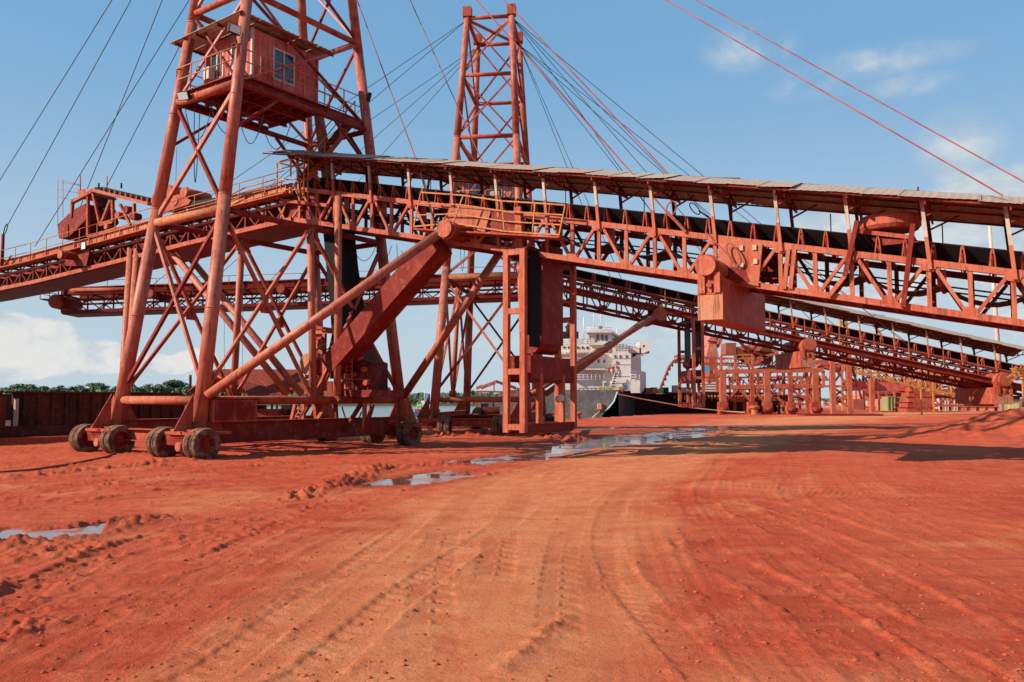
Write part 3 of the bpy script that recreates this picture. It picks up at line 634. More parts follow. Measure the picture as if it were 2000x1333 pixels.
def cabin(T, nm, label, wall):
    g = thing(nm, label, 'operator cabin', T(.2, -.6, 14.53), 'operator cabins on the loader towers')
    a0, a1, b0, b1, z0, z1 = -1.5, 1.5, -2.5, .85, 14.535, 16.75
    t = .07
    def wallp(p, q, ops, mat, name='wall_panel'):
        # vertical wall between p and q with rectangular openings (s0, s1, z0, z1)
        d = (q-p); ln = d.length; d.normalize(); n = Vector((-d.y, d.x, 0))*t
        xs = sorted(set([0, ln]+[v for o in ops for v in o[:2]])); zs = sorted(set([z0, z1]+[v for o in ops for v in o[2:4]]))
        mb = MB()
        for xa, xb in zip(xs[:-1], xs[1:]):
            for za, zb in zip(zs[:-1], zs[1:]):
                mx, mz = (xa+xb)/2, (za+zb)/2
                if any(o[0] < mx < o[1] and o[2] < mz < o[3] for o in ops): continue
                mb.prism([T3((*(p+d*xa).xy, za)), T3((*(p+d*xb).xy, za)), T3((*(p+d*xb).xy, zb)), T3((*(p+d*xa).xy, zb))], n)
        w = mb.build(name, M[mat], g)
        nb = round(ln/.25)
        rb = MB()
        for k in range(1, nb):
            x = ln*k/nb
            if any(o[0]-.05 < x < o[1]+.05 for o in ops): continue
            q0 = p+d*x-n*.15; rb.beam(T3((*q0.xy, z0+.03)), T3((*q0.xy, z1-.05)), .02, .008, n)
        rb.build('panel_rib', M[mat], w)
        for o in ops:
            fr = MB(); c0 = p+d*o[0]; c1 = p+d*o[1]; m_ = n*.5-n.normalized()*.02
            P = lambda x, z: T3((*(p+d*x).xy, z))+m_*.6
            for (xa, za), (xb, zb) in (((o[0], o[2]), (o[1], o[2])), ((o[1], o[2]), (o[1], o[3])), ((o[1], o[3]), (o[0], o[3])), ((o[0], o[3]), (o[0], o[2]))):
                fr.beam(P(xa, za), P(xb, zb), .07, .07, n)
            fr.beam(P((o[0]+o[1])/2, o[2]), P((o[0]+o[1])/2, o[3]), .06, .06, n)
            fw = fr.build('window', M['white'], g)
            MB().prism([P(o[0]+.03, o[2]+.03)+n*.1, P(o[1]-.03, o[2]+.03)+n*.1, P(o[1]-.03, o[3]-.03)+n*.1, P(o[0]+.03, o[3]-.03)+n*.1], n*.1).build('pane', M['glass'], fw)
    A, B, C_, D = T(a0, b0, 0), T(a1, b0, 0), T(a1, b1, 0), T(a0, b1, 0)
    wallp(B, C_, [(1.05, 2.10, 15.05, 16.3)], wall)
    wallp(A, B, [(.35, 1.15, 15.2, 16.3), (1.7, 2.5, 14.6, 16.4)], wall)
    wallp(C_, D, [], wall); wallp(D, A, [(1.0, 2.0, 15.1, 16.3)], wall)
    # corner trims and door panel
    for p in (A, B, C_, D): MB().beam(T3((*p.xy, z0)), T3((*p.xy, z1)), .10, .10, T.u).build('corner_post', M['white' if p is B else wall], g)
    MB().box(T(.45, b0-.06, 15.4), .5, .03, .6, T.u).build('notice_board', M['white'], g)
    MB().box(T(-.95, b0-.22, 15.35), .35, .3, .5, T.u).build('air_conditioner', M['white'], g)
    # corrugated roof, sheets laid side by side, on rafters
    ra0, ra1, rb0, rb1 = -2.7, 2.0, -3.45, 1.5
    zr = lambda a: 16.82+.07*(a-ra0)/(ra1-ra0)*2
    n = 5
    for k in range(n):
        s0 = rb0+(rb1-rb0)*k/n; s1 = rb0+(rb1-rb0)*(k+1)/n-.02; mb = MB(); m_ = 8
        pr = []
        for i in range(m_+1):
            b = s0+(s1-s0)*i/m_; pr.append((b, .025 if i % 2 else 0.0))
        top = [(b, h+.015) for b, h in pr]; poly = pr+top[::-1]
        mb.prism([T(ra0, b, zr(ra0)+h) for b, h in poly], T(ra1, 0, zr(ra1))-T(ra0, 0, zr(ra0))); mb.build('roof_sheet', M['roof' if k % 2 else 'roof2'], g)
    for a in (-2.4, -1, .4, 1.85): MB().beam(T(a, rb0+.05, zr(a)-.06), T(a, rb1-.05, zr(a)-.06), .06, .09).build('rafter', M['dark'], g)
    return g
cabin(T1, 'operator_cabin', 'red sheet-metal cabin under a tin roof on the deck of the near loader tower', 'cabin')
cabin(T2, 'operator_cabin', 'small pink-red cabin seen through the gap below the long roof, on the farther tower', 'cabin_pink').location.z -= 1.3

# ------------------------------------------------------------------ galleries
class Gal:
    def __init__(s, fr, W, zt, zb): s.F = fr; s.W = W; s.zt = zt; s.zb = zb
def lin(a0, z0, a1, z1): return lambda a: z0+(z1-z0)*(a-a0)/(a1-a0)
# gallery 1: near truss plane
G1 = Frame(-6.7, 34.0, 0.862, -0.507)
def fit(G, b, p, q):
    a0, z0 = G.px(*p, b); a1, z1 = G.px(*q, b); return lin(a0, z0, a1, z1)
zt1 = fit(G1, 0, (680, 381), (2000, 536)); zb1 = fit(G1, 0, (677, 444), (2000, 632))
G2 = Frame(0.0, 52.4, 0.999, 0.03)
zt2 = fit(G2, 0, (1110, 541), (1900, 712)); zb2 = fit(G2, 0, (1110, 590), (1880, 748))
def gallery(G, W, zt, zb, s0, s1, bay, ph, nm, label, roof, idl=.72, cw=.16, bw=.12, mats=('steel2', 'dark'), posts=True, grp=None, belt_ends=None):
    g = thing(nm, label, 'conveyor gallery', G(s0, W/2, zb(s0)), grp)
    up = Vector((0, 0, 1))
    def Z(s, w, z): return G(s, w, z)
    n0 = math.ceil((s0-ph)/bay); n1 = math.floor((s1-ph)/bay)
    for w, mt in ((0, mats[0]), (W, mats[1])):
        k = 3
        for f, nmm in ((zt, 'top_chord'), (zb, 'bottom_chord')):
            MB().beam(Z(s0, w, f(s0)), Z(s1, w, f(s1)), cw, cw*1.15).build(nmm, M[mt], g)
        nodes = []
        for i in range(n0*2-1, n1*2+2):
            s = ph+i*bay/2
            if s0 <= s <= s1: nodes.append((i, s))
        for i, s in nodes:
            bar(g, 'truss_post', Z(s, w, zb(s)+cw*.5), Z(s, w, zt(s)-cw*.5), bw*.8, bw, mt, G.u)
            if i % 2 == 0:
                for e in (-1, 1):
                    q = s+e*bay/2*.88
                    if s0 <= q <= s1: bar(g, 'truss_diagonal', Z(s+e*.13, w+.004, zt(s)-cw*.5), Z(q, w+.004, zb(q)+cw*.5), bw*.8, bw, mt, G.v)
    for i in range(n0*2, n1*2+1):
        s = ph+i*bay/2
        if not (s0 <= s <= s1): continue
        f_ = zt if i % 2 == 0 else zb; sg_ = -1 if i % 2 == 0 else 1
        MB().prism([Z(s-.24, -.085, f_(s-.24)+sg_*.02), Z(s+.24, -.085, f_(s+.24)+sg_*.02), Z(s+.13, -.085, f_(s+.13)+sg_*.24), Z(s-.13, -.085, f_(s-.13)+sg_*.24)], G.v*.02).build('gusset', M[mats[0]], g)
        bar(g, 'cross_tie', Z(s, cw*.5, zb(s)), Z(s, W-cw*.5, zb(s)), .1, .1, 'dark')
        bar(g, 'cross_tie', Z(s, cw*.5, zt(s)-.02), Z(s, W-cw*.5, zt(s)-.02), .1, .1, 'dark')
        if i % 2 == 0 and s+bay <= s1: bar(g, 'sway_brace', Z(s, cw, zb(s)-.01), Z(s+bay, W-cw, zb(s+bay)-.01), .07, .07, 'dark')
        if i % 2 == 0: bar(g, 'return_roller_bracket', Z(s+.3, W*.2, zt(s+.3)-.1), Z(s+.3, W*.2, zt(s+.3)-.60), .10, .22, 'steel2'); rod(g, 'return_roller', Z(s+.3, W*.2, zt(s+.3)-.60), Z(s+.3, W*.8, zt(s+.3)-.60), .07, 'dark', 10)
    # pipes running inside
    for w, dz in ((W-.1, .55), (W-.1, .40)): rod(g, 'pipe', Z(s0, w, zt(s0)-dz), Z(s1, w, zt(s1)-dz), .028, 'black', 6)
    # troughed belt
    be = belt_ends or (s0, s1); c = W/2; hb = min(.78, W*.42)
    prof = [(-hb, .62), (-hb*.55, .26), (0, .22), (hb*.55, .26), (hb, .62)]
    mb = MB(); th = .03
    mb.prism([Z(be[0], c+p, zt(be[0])+q) for p, q in prof]+[Z(be[0], c+p, zt(be[0])+q+th) for p, q in prof[::-1]], Z(be[1], c, zt(be[1]))-Z(be[0], c, zt(be[0])))
    mb.build('conveyor_belt', M['rubber'], g)
    # sagging return belt
    rb = MB(); m_ = 6
    ks = [ph+.3+i*bay for i in range(n0-1, n1+1)]
    for s in ks:
        for j in range(m_):
            qa, qb = s+bay*j/m_, s+bay*(j+1)/m_
            if qa < be[0] or qb > be[1]: continue
            za = zt(qa)-.53-.34*4*(j/m_)*(1-j/m_); zb_ = zt(qb)-.53-.34*4*((j+1)/m_)*(1-(j+1)/m_)
            rb.beam(Z(qa, c, za), Z(qb, c, zb_), hb*1.7, .025)
    rb.build('return_belt', M['rubber'], g)
    # idler frames
    r0 = None; k0 = math.ceil((be[0]-ph)/idl); k1 = math.floor((be[1]-ph)/idl)
    for k in range(k0, k1+1):
        s = ph+idl*(k+.37)
        if not be[0] < s < be[1]: continue
        if r0 is None:
            mb = MB()
            for sg in (-1, 1):
                e = c+sg*(hb+.07)
                arc = [(-.09, cw*.5), (-.055, .34), (-.025, .56), (.0, .62), (.03, .58), (.055, .34), (.07, cw*.5)]
                for (x0, y0), (x1, y1) in zip(arc[:-1], arc[1:]): mb.beam(Z(s+x0, e, zt(s)+y0), Z(s+x1, e, zt(s)+y1), .07, .035, G.u)
                mb.tube(Z(s, c+sg*hb*.98, zt(s)+.52), Z(s, c+sg*hb*.55, zt(s)+.19), .06, 8)
            mb.tube(Z(s, c-hb*.5, zt(s)+.16), Z(s, c+hb*.5, zt(s)+.16), .06, 8); mb.beam(Z(s, c-hb-.05, zt(s)+.10), Z(s, c+hb+.05, zt(s)+.10), .07, .06)
            r0 = mb.build('roller_frame', M['steel'], g); base = s
        else:
            o = r0.copy(); COL.objects.link(o); o.parent = g; o.location = Z(s, 0, zt(s))-Z(base, 0, zt(base))
    # roof
    if roof:
        ra, rb_, over, eave, rise, tilt = roof
        ez = lambda s: zt(s)+eave(s)
        def sl(wf, s): # roof surface height
            d = abs(wf-c)/(c+over); return ez(s)+rise*(1-d)
        i = 0; s = math.ceil((ra-ph)/bay)*bay+ph-bay
        while s < rb_:
            if s >= ra:
                for w, mt in ((0, mats[0]), (W, mats[1])):
                    lean = -.06
                    p0 = Z(s+.05, w-.11 if w == 0 else w+.11, zt(s)-.2); p1 = Z(s-.12, w-.11 if w == 0 else w+.11, sl(w, s)-.08)
                    q = p0.lerp(p1, .45)
                    bar(g, 'roof_post', p0, q, .10, .10, 'steel2' if w == 0 else 'dark', G.u); bar(g, 'roof_post', q, p1, .095, .095, 'roof' if w == 0 else 'dark', G.u)
                    if s+bay < rb_+.1 and w: pass
                    # knee braces
                    bar(g, 'knee_brace', p1+Vector((0, 0, -.55)), Z(s+.75, w-.0 if w else w, sl(w, s+.75)-.12), .05, .05, 'dark', G.v)
                tr = MB(); e0, e1 = -over+.05, W+over-.05; zz = ez(s)-.12
                tr.beam(Z(s, e0, zz), Z(s, e1, zz), .05, .06); tr.beam(Z(s, e0, zz+.03), Z(s, c, zz+rise), .05, .06); tr.beam(Z(s, e1, zz+.03), Z(s, c, zz+rise), .05, .06)
                for f in (.25, .5, .75):
                    w_ = e0+(e1-e0)*f; top = zz+rise*(1-abs(w_-c)/(c+over)); tr.beam(Z(s, w_, zz), Z(s, w_, top), .035, .035, G.u)
                    if f < .75: w2 = e0+(e1-e0)*(f+.125); tr.beam(Z(s, w_, top), Z(s, w2, zz), .03, .03, G.u)
                tr.build('roof_truss', M['dark'], g)
            i += 1; s += bay
        for w_ in (-over+.1, c*.45, W-c*.45, W+over-.1, c*.0+.05, W-.05):
            bar(g, 'purlin', Z(ra, w_, sl(w_, ra)-.045), Z(rb_, w_, sl(w_, rb_)-.045), .05, .05, 'dark')
        sw = .98; k = 0; s = ra
        rr = random.Random(5)
        while s < rb_-.1:
            e = min(s+sw, rb_)
            for side in (-1, 1):
                w_e = c+side*(c+over+rr.uniform(-.03, .05)); j0, j1 = rr.uniform(-.01, .05), rr.uniform(-.01, .05)
                if rr.random() < .10: j1 += .05
                pts = [Z(s-.04, c, sl(c, s)+.02+j0*.5), Z(e+.03, c, sl(c, e)+.02+j1*.5), Z(e+.03+rr.uniform(-.02, .02), w_e, ez(e)+.005+j1), Z(s-.04, w_e, ez(s)+.005+j0)]
                mt = rr.choice(['roof', 'roof', 'roof2', 'roof']); 
                if side < 0 and 11.0 < s < 13.2 and zt is zt1: mt = 'roof3'
                mb = MB(); nrib = 5
                prf = []
                for q in range(nrib*2+1):
                    f = q/(nrib*2); prf.append((f, .009 if q % 2 else 0))
                lo = [pts[0].lerp(pts[1], f)+up*h for f, h in prf]; hi = [pts[3].lerp(pts[2], f)+up*h for f, h in prf]
                for q in range(len(prf)-1):
                    mb.quad(lo[q], lo[q+1], hi[q+1], hi[q]); mb.quad(hi[q]-up*.008, hi[q+1]-up*.008, lo[q+1]-up*.008, lo[q]-up*.008)
                    mb.quad(hi[q], hi[q+1], hi[q+1]-up*.008, hi[q]-up*.008)
                mb.build('roof_sheet', M[mt], g)
            s = e; k += 1
    return g
s_a, _ = G1.px(590, 380, 0)
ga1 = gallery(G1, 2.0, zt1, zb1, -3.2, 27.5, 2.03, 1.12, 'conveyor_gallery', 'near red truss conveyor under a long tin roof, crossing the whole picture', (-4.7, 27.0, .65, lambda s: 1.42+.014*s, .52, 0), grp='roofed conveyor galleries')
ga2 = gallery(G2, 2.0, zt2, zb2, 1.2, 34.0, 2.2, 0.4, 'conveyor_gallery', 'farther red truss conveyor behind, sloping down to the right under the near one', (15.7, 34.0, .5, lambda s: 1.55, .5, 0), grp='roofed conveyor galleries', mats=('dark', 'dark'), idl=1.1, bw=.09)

def walkway(par, G, w, off, s0, s1, zf, hr, mat, wdt=.6, n=1.05, name='walkway', kick=False, extra=.0):
    MB().prism([G(s0, w-wdt, zf(s0)), G(s1, w-wdt, zf(s1)), G(s1, w, zf(s1)), G(s0, w, zf(s0))], (0, 0, -.06)).build('walkway_deck', M['steel'], par)
    e = w-wdt
    for f in (hr, hr*.55)+((hr*.22,) if kick else ()): bar(par, 'handrail', G(s0, e, zf(s0)+f), G(s1, e, zf(s1)+f), .045, .045, mat)
    k = max(1, round((s1-s0)/n))
    for i in range(k+1): s = s0+(s1-s0)*i/k; bar(par, 'railing_post', G(s, e, zf(s)), G(s+extra, e, zf(s)+hr), .045, .05, mat, G.u)
# ochre railed walkway hung on the near gallery
b_ = -0.75
w0 = G1.px(822, 378, b_); w1 = G1.px(1108, 402, b_); w2 = G1.px(812, 440, b_); w3 = G1.px(1093, 458, b_)
def rails_px(par, G, b, top, bot, posts, mat, t=.055):
    P = lambda p: G.P(p[0], p[1], b)
    for k in range(4):
        f = k/3.0
        pts = [P((tx*(1-f)+bx*f, ty*(1-f)+by*f)) for (tx, ty), (bx, by) in zip(top, bot)]
        for p, q in zip(pts[:-1], pts[1:]): bar(par, 'handrail', p, q, t, t*(1.2 if k in (0, 3) else 1), mat)
    for i in range(posts+1):
        f = i/posts*(len(top)-1); j = min(int(f), len(top)-2); f -= j
        a = P(top[j]).lerp(P(top[j+1]), f); c = P(bot[j]).lerp(P(bot[j+1]), f); bar(par, 'railing_post', a, c, t, t, mat, G.u)
rails_px(ga1, G1, -.75, [(822, 376), (905, 382), (980, 393), (1045, 397), (1104, 401)], [(808, 443), (885, 436), (985, 452), (1040, 456), (1092, 459)], 4, 'yellow', .043)
q = G1.px(808, 446, -.75); q2 = G1.px(1092, 462, -.75)
MB().prism([G1(q[0], -.78, q[1]), G1(q2[0], -.78, q2[1]), G1(q2[0], -.09, q2[1]), G1(q[0], -.09, q[1])], (0, 0, -.06)).build('walkway_deck', M['steel'], ga1)
# gallery plates at the pins
def plate(par, G, b, px4, mat, th=.05, name='web_plate'):
    return MB().prism([G.P(x, y, b) for x, y in px4], G.v*(-th)).build(name, M[mat], par)
plate(ga1, G1, -.09, [(1404, 462), (1490, 478), (1482, 560), (1404, 545)], 'steel2')
pp = ga1
for (x, y) in ((1448, 485), (1474, 484), (1449, 520), (1476, 511)):
    MB().beam(G1.P(x, y-5, -.15), G1.P(x, y+5, -.15), .12, .09, G1.v).build('bolt_plate', M['roof'], pp)
plate(ga1, G1, 1.9, [(1482, 482), (1527, 492), (1530, 556), (1478, 550)], 'dark')
plate(ga1, G1, -.09, [(880, 405), (960, 412), (948, 455), (870, 430)], 'steel2')
plate(ga1, G1, -.09, [(962, 415), (1010, 420), (1012, 470), (958, 460)], 'dark')
for x in (1536, 1548): bar(ga1, 'splice_post', G1.P(x+4, 487, -.10), G1.P(x-4, 565, -.10), .12, .10, 'steel2', G1.v)
bar(ga1, 'splice_post', G1.P(1012, 405, -.10), G1.P(1016, 488, -.10), .26, .14, 'steel2', G1.v)
for i in range(7):
    s = 1.2+3.2*i; rod(ga1, 'signal_rod', G1(s+1.3, 2.15, zt1(s)), G1(s+1.3, 2.15, zt1(s)+1.25), .018, 'black', 6)
# lifting tray over the belt at the right
b = -.16
bar(ga1, 'tray_strut', G1.P(1674, 432, b), G1.P(1650, 540, b), .13, .11, 'dark', G1.v); bar(ga1, 'tray_strut', G1.P(1650, 540, b), G1.P(1618, 580, b), .12, .10, 'steel2', G1.v)
bar(ga1, 'tray_strut', G1.P(1783, 438, b), G1.P(1764, 600, b), .13, .11, 'dark', G1.v)
mg = thing('magnet_separator', 'round rusty drum magnet carried on a tray above the near belt at right', 'magnet separator', G1.P(1738, 460, 1.0))
c0 = G1.P(1738, 452, 1.0); MB().lathe([(0, .0), (0, .78), (.10, .86), (.34, .86), (.42, .80), (.42, 0)], c0, (0, 0, 1), 28).build('drum', M['steel2'], mg, smooth=False)
MB().beam(G1.P(1684, 450, 1.0)+Vector((0, 0, -.18)), G1.P(1790, 462, 1.0)+Vector((0, 0, -.18)), 1.7, .12).build('tray', M['steel'], mg)
MB().prism([G1.P(1700, 465, .2), G1.P(1784, 470, .2), G1.P(1800, 473, .2), G1.P(1716, 480, .2)], G1.v*1.6).build('tray_hopper', M['dark'], mg)
for s_ in (-.8, .8): MB().beam(c0+G1.u*s_+Vector((0, 0, .3)), c0+G1.u*s_+Vector((0, 0, 1.25)), .05, .05, G1.u).build('hanger', M['dark'], mg)

# ------------------------------------------------------------------ pins, struts, take-up frames, counterweights
def disc_tube(par, G, b0, b1, px, py, r, mat='dark', mat2='steel2', nm='cross_tube', rings=True):
    a, z = G.px(px, py, b0); rod(par, nm, G(a, b0, z), G(a, b1, z), r, mat, 28)
    rod(par, 'end_plate', G(a, b0-.04, z), G(a, b0, z), r*1.0, mat2, 28); rod(par, 'flange', G(a, b0+.12, z), G(a, b0+.2, z), r*1.14, mat2, 28)
    return a, z
a1_, z1_ = disc_tube(ga1, G1, -1.3, 3.4, 868, 447, .33)
for bb, ta in ((-1.15, (-1)), (3.2, 1)):
    foot = corner(T1, 1, ta, 2.15)+T1.u*.25
    rod(tw1, 'strut', foot, G1(a1_-.3, bb, z1_-.1), .17, 'leg', 18)
# box beam from the tower foot up to the pin
p0 = G1.P(652, 716, -.2); MB().beam(p0, G1.P(858, 478, -.55), .80, 1.0, G1.v).build('box_strut', M['dark'], tw1)
a2_, z2_ = disc_tube(ga2, G2, -1.3, 3.4, 1290, 614, .40)
for bb, ta in ((-1.15, -1), (3.2, 1)):
    foot = corner(T2, 1, ta, 2.3)+T2.u*.25; rod(tw2, 'strut', foot, G2(a2_-.3, bb, z2_-.1), .19, 'leg', 16)
plate(ga2, G2, -.09, [(1262, 590), (1300, 600), (1298, 640), (1268, 632)], 'dark')
# boom struts on the river side of tower 1
for ta, b in ((-1, .3), (1, 2.6)):
    x_ = 335 if ta < 0 else 361; rod(tw1, 'strut', at(x_+228, 770, 40.2), G1.P(x_, 492, b), .17, 'leg', 16)
for dx in (0, 1): rod(tw1, 'strut', at(236+9*dx, 805, 35), G1.P(255+13*dx, 478, .3), .15, 'leg', 16)

def takeup(G, px_l, px_r, ytop, ybot, b0, nm, label, W=3.9, dz=0.0, sc=1.0):
    a0, zt_ = G.px(px_l, ytop, b0); a1, _ = G.px(px_r, ytop, b0); _, zb_ = G.px(px_l, ybot, b0)
    g = thing(nm, label, 'take-up frame', G(a0, b0, zb_), 'hanging belt take-up frames'); w = .20*sc
    up = G.u
    for b in (b0, b0+W):
        for a in (a0+w/2, a1-w/2): bar(g, 'column', G(a, b, zb_), G(a, b, zt_), w, w, 'steel2', up)
        for f in (0.03, .33, .66, .985):
            z = zb_+(zt_-zb_)*f; bar(g, 'rung', G(a0+w, b, z), G(a1-w, b, z), w*.9, w, 'steel2')
    for z in (zb_+.12, zb_+(zt_-zb_)*.30, zt_-.1):
        for a in (a0+w/2, a1-w/2): MB().ibeam(G(a, b0+w/2, z), G(a, b0+W-w/2, z), .14*sc, .34*sc).build('cross_beam', M['dark'], g)
    for b in (b0+1.15*sc, b0+2.9*sc): bar(g, 'guide_post', G(a1-w/2, b, zb_+.3), G(a1-w/2, b, zb_+(zt_-zb_)*.32), .18*sc, .2*sc, 'steel2', up)
    # ballast box riding in the guides and the belt loop above it
    zb1_ = zb_+(zt_-zb_)*.29; zb2_ = zb_+(zt_-zb_)*.42
    MB().beam(G((a0+a1)/2, b0+.35, (zb1_+zb2_)/2), G((a0+a1)/2, b0+W-.45, (zb1_+zb2_)/2), (a1-a0)-.02, zb2_-zb1_).build('ballast_box', M['dark'], g)
    rod(g, 'take_up_pulley', G((a0+a1)/2, b0+1.1*sc, zb2_+.45), G((a0+a1)/2, b0+W-1.1*sc, zb2_+.45), .34*sc, 'dark', 22)
    for a in (a0+.14, a1+.02): MB().beam(G(a, b0+1.95*sc, zb2_+.45), G(a, b0+1.95*sc, zt_+.4), .05, 1.6*sc, G.v).build('belt_loop', M['dark' if a > a1 else 'rubber'], g)
    MB().beam(G(a1-.02, b0+.65*sc, zb2_+.3), G(a1-.02, b0+.65*sc, zt_), .04, .7*sc, G.v).build('guard_plate', M['chute'], g)
    rod(g, 'work_lamp', G(a1+.1, b0+2.2*sc, zb_+1.15), G(a1+.3, b0+2.1*sc, zb_+1.2), .13, 'white', 12)
    return g
takeup(G1, 985, 1027, 490, 845, -1.1, 'take_up_frame', 'open red ladder-like frame hanging under the near gallery in the middle')
takeup(G2, 1351, 1374, 622, 796, -1.1, 'take_up_frame', 'slim red two-post frame hanging under the farther gallery beside the ship', sc=.9)

def counterweight(G, xl, xr, yt, yb, b0, L_, pinx, piny, pr, nm, label, cat='counterweight', mat='steel2'):
    a0, z1 = G.px(xl, yt, b0); a1, _ = G.px(xr, yt, b0); _, z0 = G.px(xl, yb, b0)
    g = thing(nm, label, cat, G((a0+a1)/2, b0+L_/2, z0), 'counterweight boxes under the galleries')
    am = (a0+a1)/2
    MB().prism([G(a0, b0, z0), G(a1, b0, z0), G(a1, b0, z1), G(a0, b0, z1)], G.v*L_).build('box', M['steel'], g)
    bar(g, 'lip', G(a0-.01, b0-.03, z0+(z1-z0)*.62), G(a1+.01, b0-.03, z0+(z1-z0)*.62), .03, .03, mat)
    MB().prism([G(a0+.01, b0-.025, z0+.01), G(a1-.01, b0-.025, z0+.01), G(a1-.01, b0-.025, z0+(z1-z0)*.60), G(a0+.01, b0-.025, z0+(z1-z0)*.60)], G.v*.02).build('face_plate', M['concrete'], g)
    for a in (a0+.16, a1-.16): MB().box(G(a, b0-.05, z1-.16), .18, .08, .62, G.u).build('bracket', M[mat], g)
    rod(g, 'pin', G(am, b0-.14, z0+(z1-z0)*.82), G(am, b0+.02, z0+(z1-z0)*.82), .08, mat, 14); MB().box(G(am, b0-.04, z0+(z1-z0)*.76), .12, .05, .3, G.u).build('lug', M[mat], g)
    a, z = G.px(pinx, piny, b0-.15)
    rod(g, 'cross_tube', G(a, b0-.15, z), G(a, b0+L_*.85, z), pr, 'steel', 28); rod(g, 'end_plate', G(a, b0-.19, z), G(a, b0-.15, z), pr, mat, 28); rod(g, 'flange', G(a, b0-.02, z), G(a, b0+.1, z), pr*1.18, 'steel', 28)
    MB().prism([G(a0+.1, b0+.15, z1-.05), G(a1-.05, b0+.15, z1-.05), G(a+pr*.7, b0+.15, z), G(a-pr*.7, b0+.15, z)], G.v*.3).build('saddle', M['steel'], g)
    MB().prism([G(a0+.15, b0+1.2, z1-.04), G(a1+.5, b0+1.2, z1-.04), G(a+pr*2.6, b0+1.2, z+.1), G(a, b0+1.2, z+.1)], G.v*.5).build('saddle', M['dark'], g)
    return g
counterweight(G1, 1362, 1412, 545, 627, -1.35, 5.2, 1378, 519, .31, 'counterweight_box', 'big red steel ballast box slung under the near gallery at right')
counterweight(G2, 1563, 1592, 686, 718, -1.35, 4.5, 1583, 673, .38, 'counterweight_box', 'small dusty box with a round pin under the farther gallery')
cwx = counterweight(G2, 1944, 1978, 757, 790, -1.35, 4.5, 1964, 742, .42, 'counterweight_box', 'dusty box footing under the low end of the farther gallery at far right')

# ------------------------------------------------------------------ boom of tower 1
def boom(G, W, s0, s1, zt, dep, gd, nm, label, grp, mats, bay=1.3, raily=.35, rail_mat='yellow', base=None):
    g = thing(nm, label, 'loading boom', G(s0, W/2, zt(s0)), grp)
    up = Vector((0, 0, 1))
    n = max(2, round((s1-s0)/6)); segs = [(s0+(s1-s0)*i/n, s0+(s1-s0)*(i+1)/n) for i in range(n)]
    for w, mt in ((0, mats[0]), (W, mats[1])):
        sgn = -1 if w == 0 else 1
        for a, b in segs:
            MB().ibeam(G(a, w, zt(a)-gd/2), G(b, w, zt(b)-gd/2), .22, gd).build('side_girder', M['tan' if mt == 'steel2' and b > -16 else mt], g)
            MB().beam(G(a, w+sgn*.30, zt(a)-gd-.03), G(b, w+sgn*.30, zt(b)-gd-.03), .5, .05).build('walkway_deck', M[mt], g)
            bar(g, 'middle_chord', G(a, w, zt(a)-gd-.32), G(b, w, zt(b)-gd-.32), .12, .12, mt)
            bar(g, 'bottom_chord', G(a, w, zt(a)-dep), G(b, w, zt(b)-dep), .16, .20, mt)
        k = int((s1-s0)/bay)
        for i in range(k+1):
            s = s0+bay*i; bar(g, 'girder_rib', G(s, w+sgn*.09, zt(s)-.03), G(s, w+sgn*.09, zt(s)-gd+.03), .06, .05, mt, G.u)
            if i < k:
                m_ = s+bay/2
                bar(g, 'truss_post', G(s, w, zt(s)-gd), G(s, w, zt(s)-dep), .07, .08, 'dark', G.u)  # posts and diagonals sit back; their shade is painted in with the dark steel
                bar(g, 'truss_diagonal', G(s+.05, w, zt(s)-gd-.35), G(m_, w, zt(m_)-dep+.1), .06, .06, 'dark', G.v)
                bar(g, 'truss_diagonal', G(s+bay-.05, w, zt(s)-gd-.35), G(m_, w, zt(m_)-dep+.1), .06, .06, 'dark', G.v)
                bar(g, 'knee_brace', G(s+.1, w, zt(s)-gd-.28), G(s+.45, w, zt(s)-gd-.04), .05, .05, mt, G.v)
    for a, b in segs: MB().prism([G(a, .08, zt(a)-dep-.10), G(b, .08, zt(b)-dep-.10), G(b, W-.08, zt(b)-dep-.10), G(a, W-.08, zt(a)-dep-.10)], (0, 0, -.04)).build('belly_plate', M['dark'], g)
    for i in range(int((s1-s0)/bay)+1):
        s = s0+bay*i; bar(g, 'cross_tie', G(s, .1, zt(s)-gd+.05), G(s, W-.1, zt(s)-gd+.05), .1, .1, 'dark')
    for a, b in segs: MB().beam(G(a, W/2, zt(a)+.02), G(b, W/2, zt(b)+.02), W*.55, .05).build('conveyor_belt', M['rubber'], g)
    if raily:
        for f in (raily, raily*.5): 
            for a, b in segs: rod(g, 'handrail', G(a, -.5, zt(a)-gd+f), G(b, -.5, zt(b)-gd+f), .02, rail_mat, 6)
        k = int((s1-s0)/1.5)
        for i in range(k+1): s = s0+1.5*i; rod(g, 'railing_post', G(s, -.5, zt(s)-gd), G(s, -.5, zt(s)-gd+raily), .02, rail_mat, 6)
    return g
pts = [G1.px(x, y, 0) for x, y in ((-160, 546), (0, 513), (150, 474), (285, 434), (430, 394), (560, 360))]
def ztb(s):
    for (a, za), (b, zb_) in zip(pts[:-1], pts[1:]):
        if s <= b: return za+(zb_-za)*(s-a)/(b-a)
    return pts[-1][1]
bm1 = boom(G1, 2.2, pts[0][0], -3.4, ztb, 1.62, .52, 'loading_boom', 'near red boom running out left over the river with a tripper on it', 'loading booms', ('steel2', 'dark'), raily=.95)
z0b = G2.px(120, 562, 0)[1]; s0b = G2.px(122, 562, 0)[0]; z1b = G2.px(960, 530, 0)[1]; s1b = 1.15
ztb2 = lin(s0b, z0b, s1b, z1b)
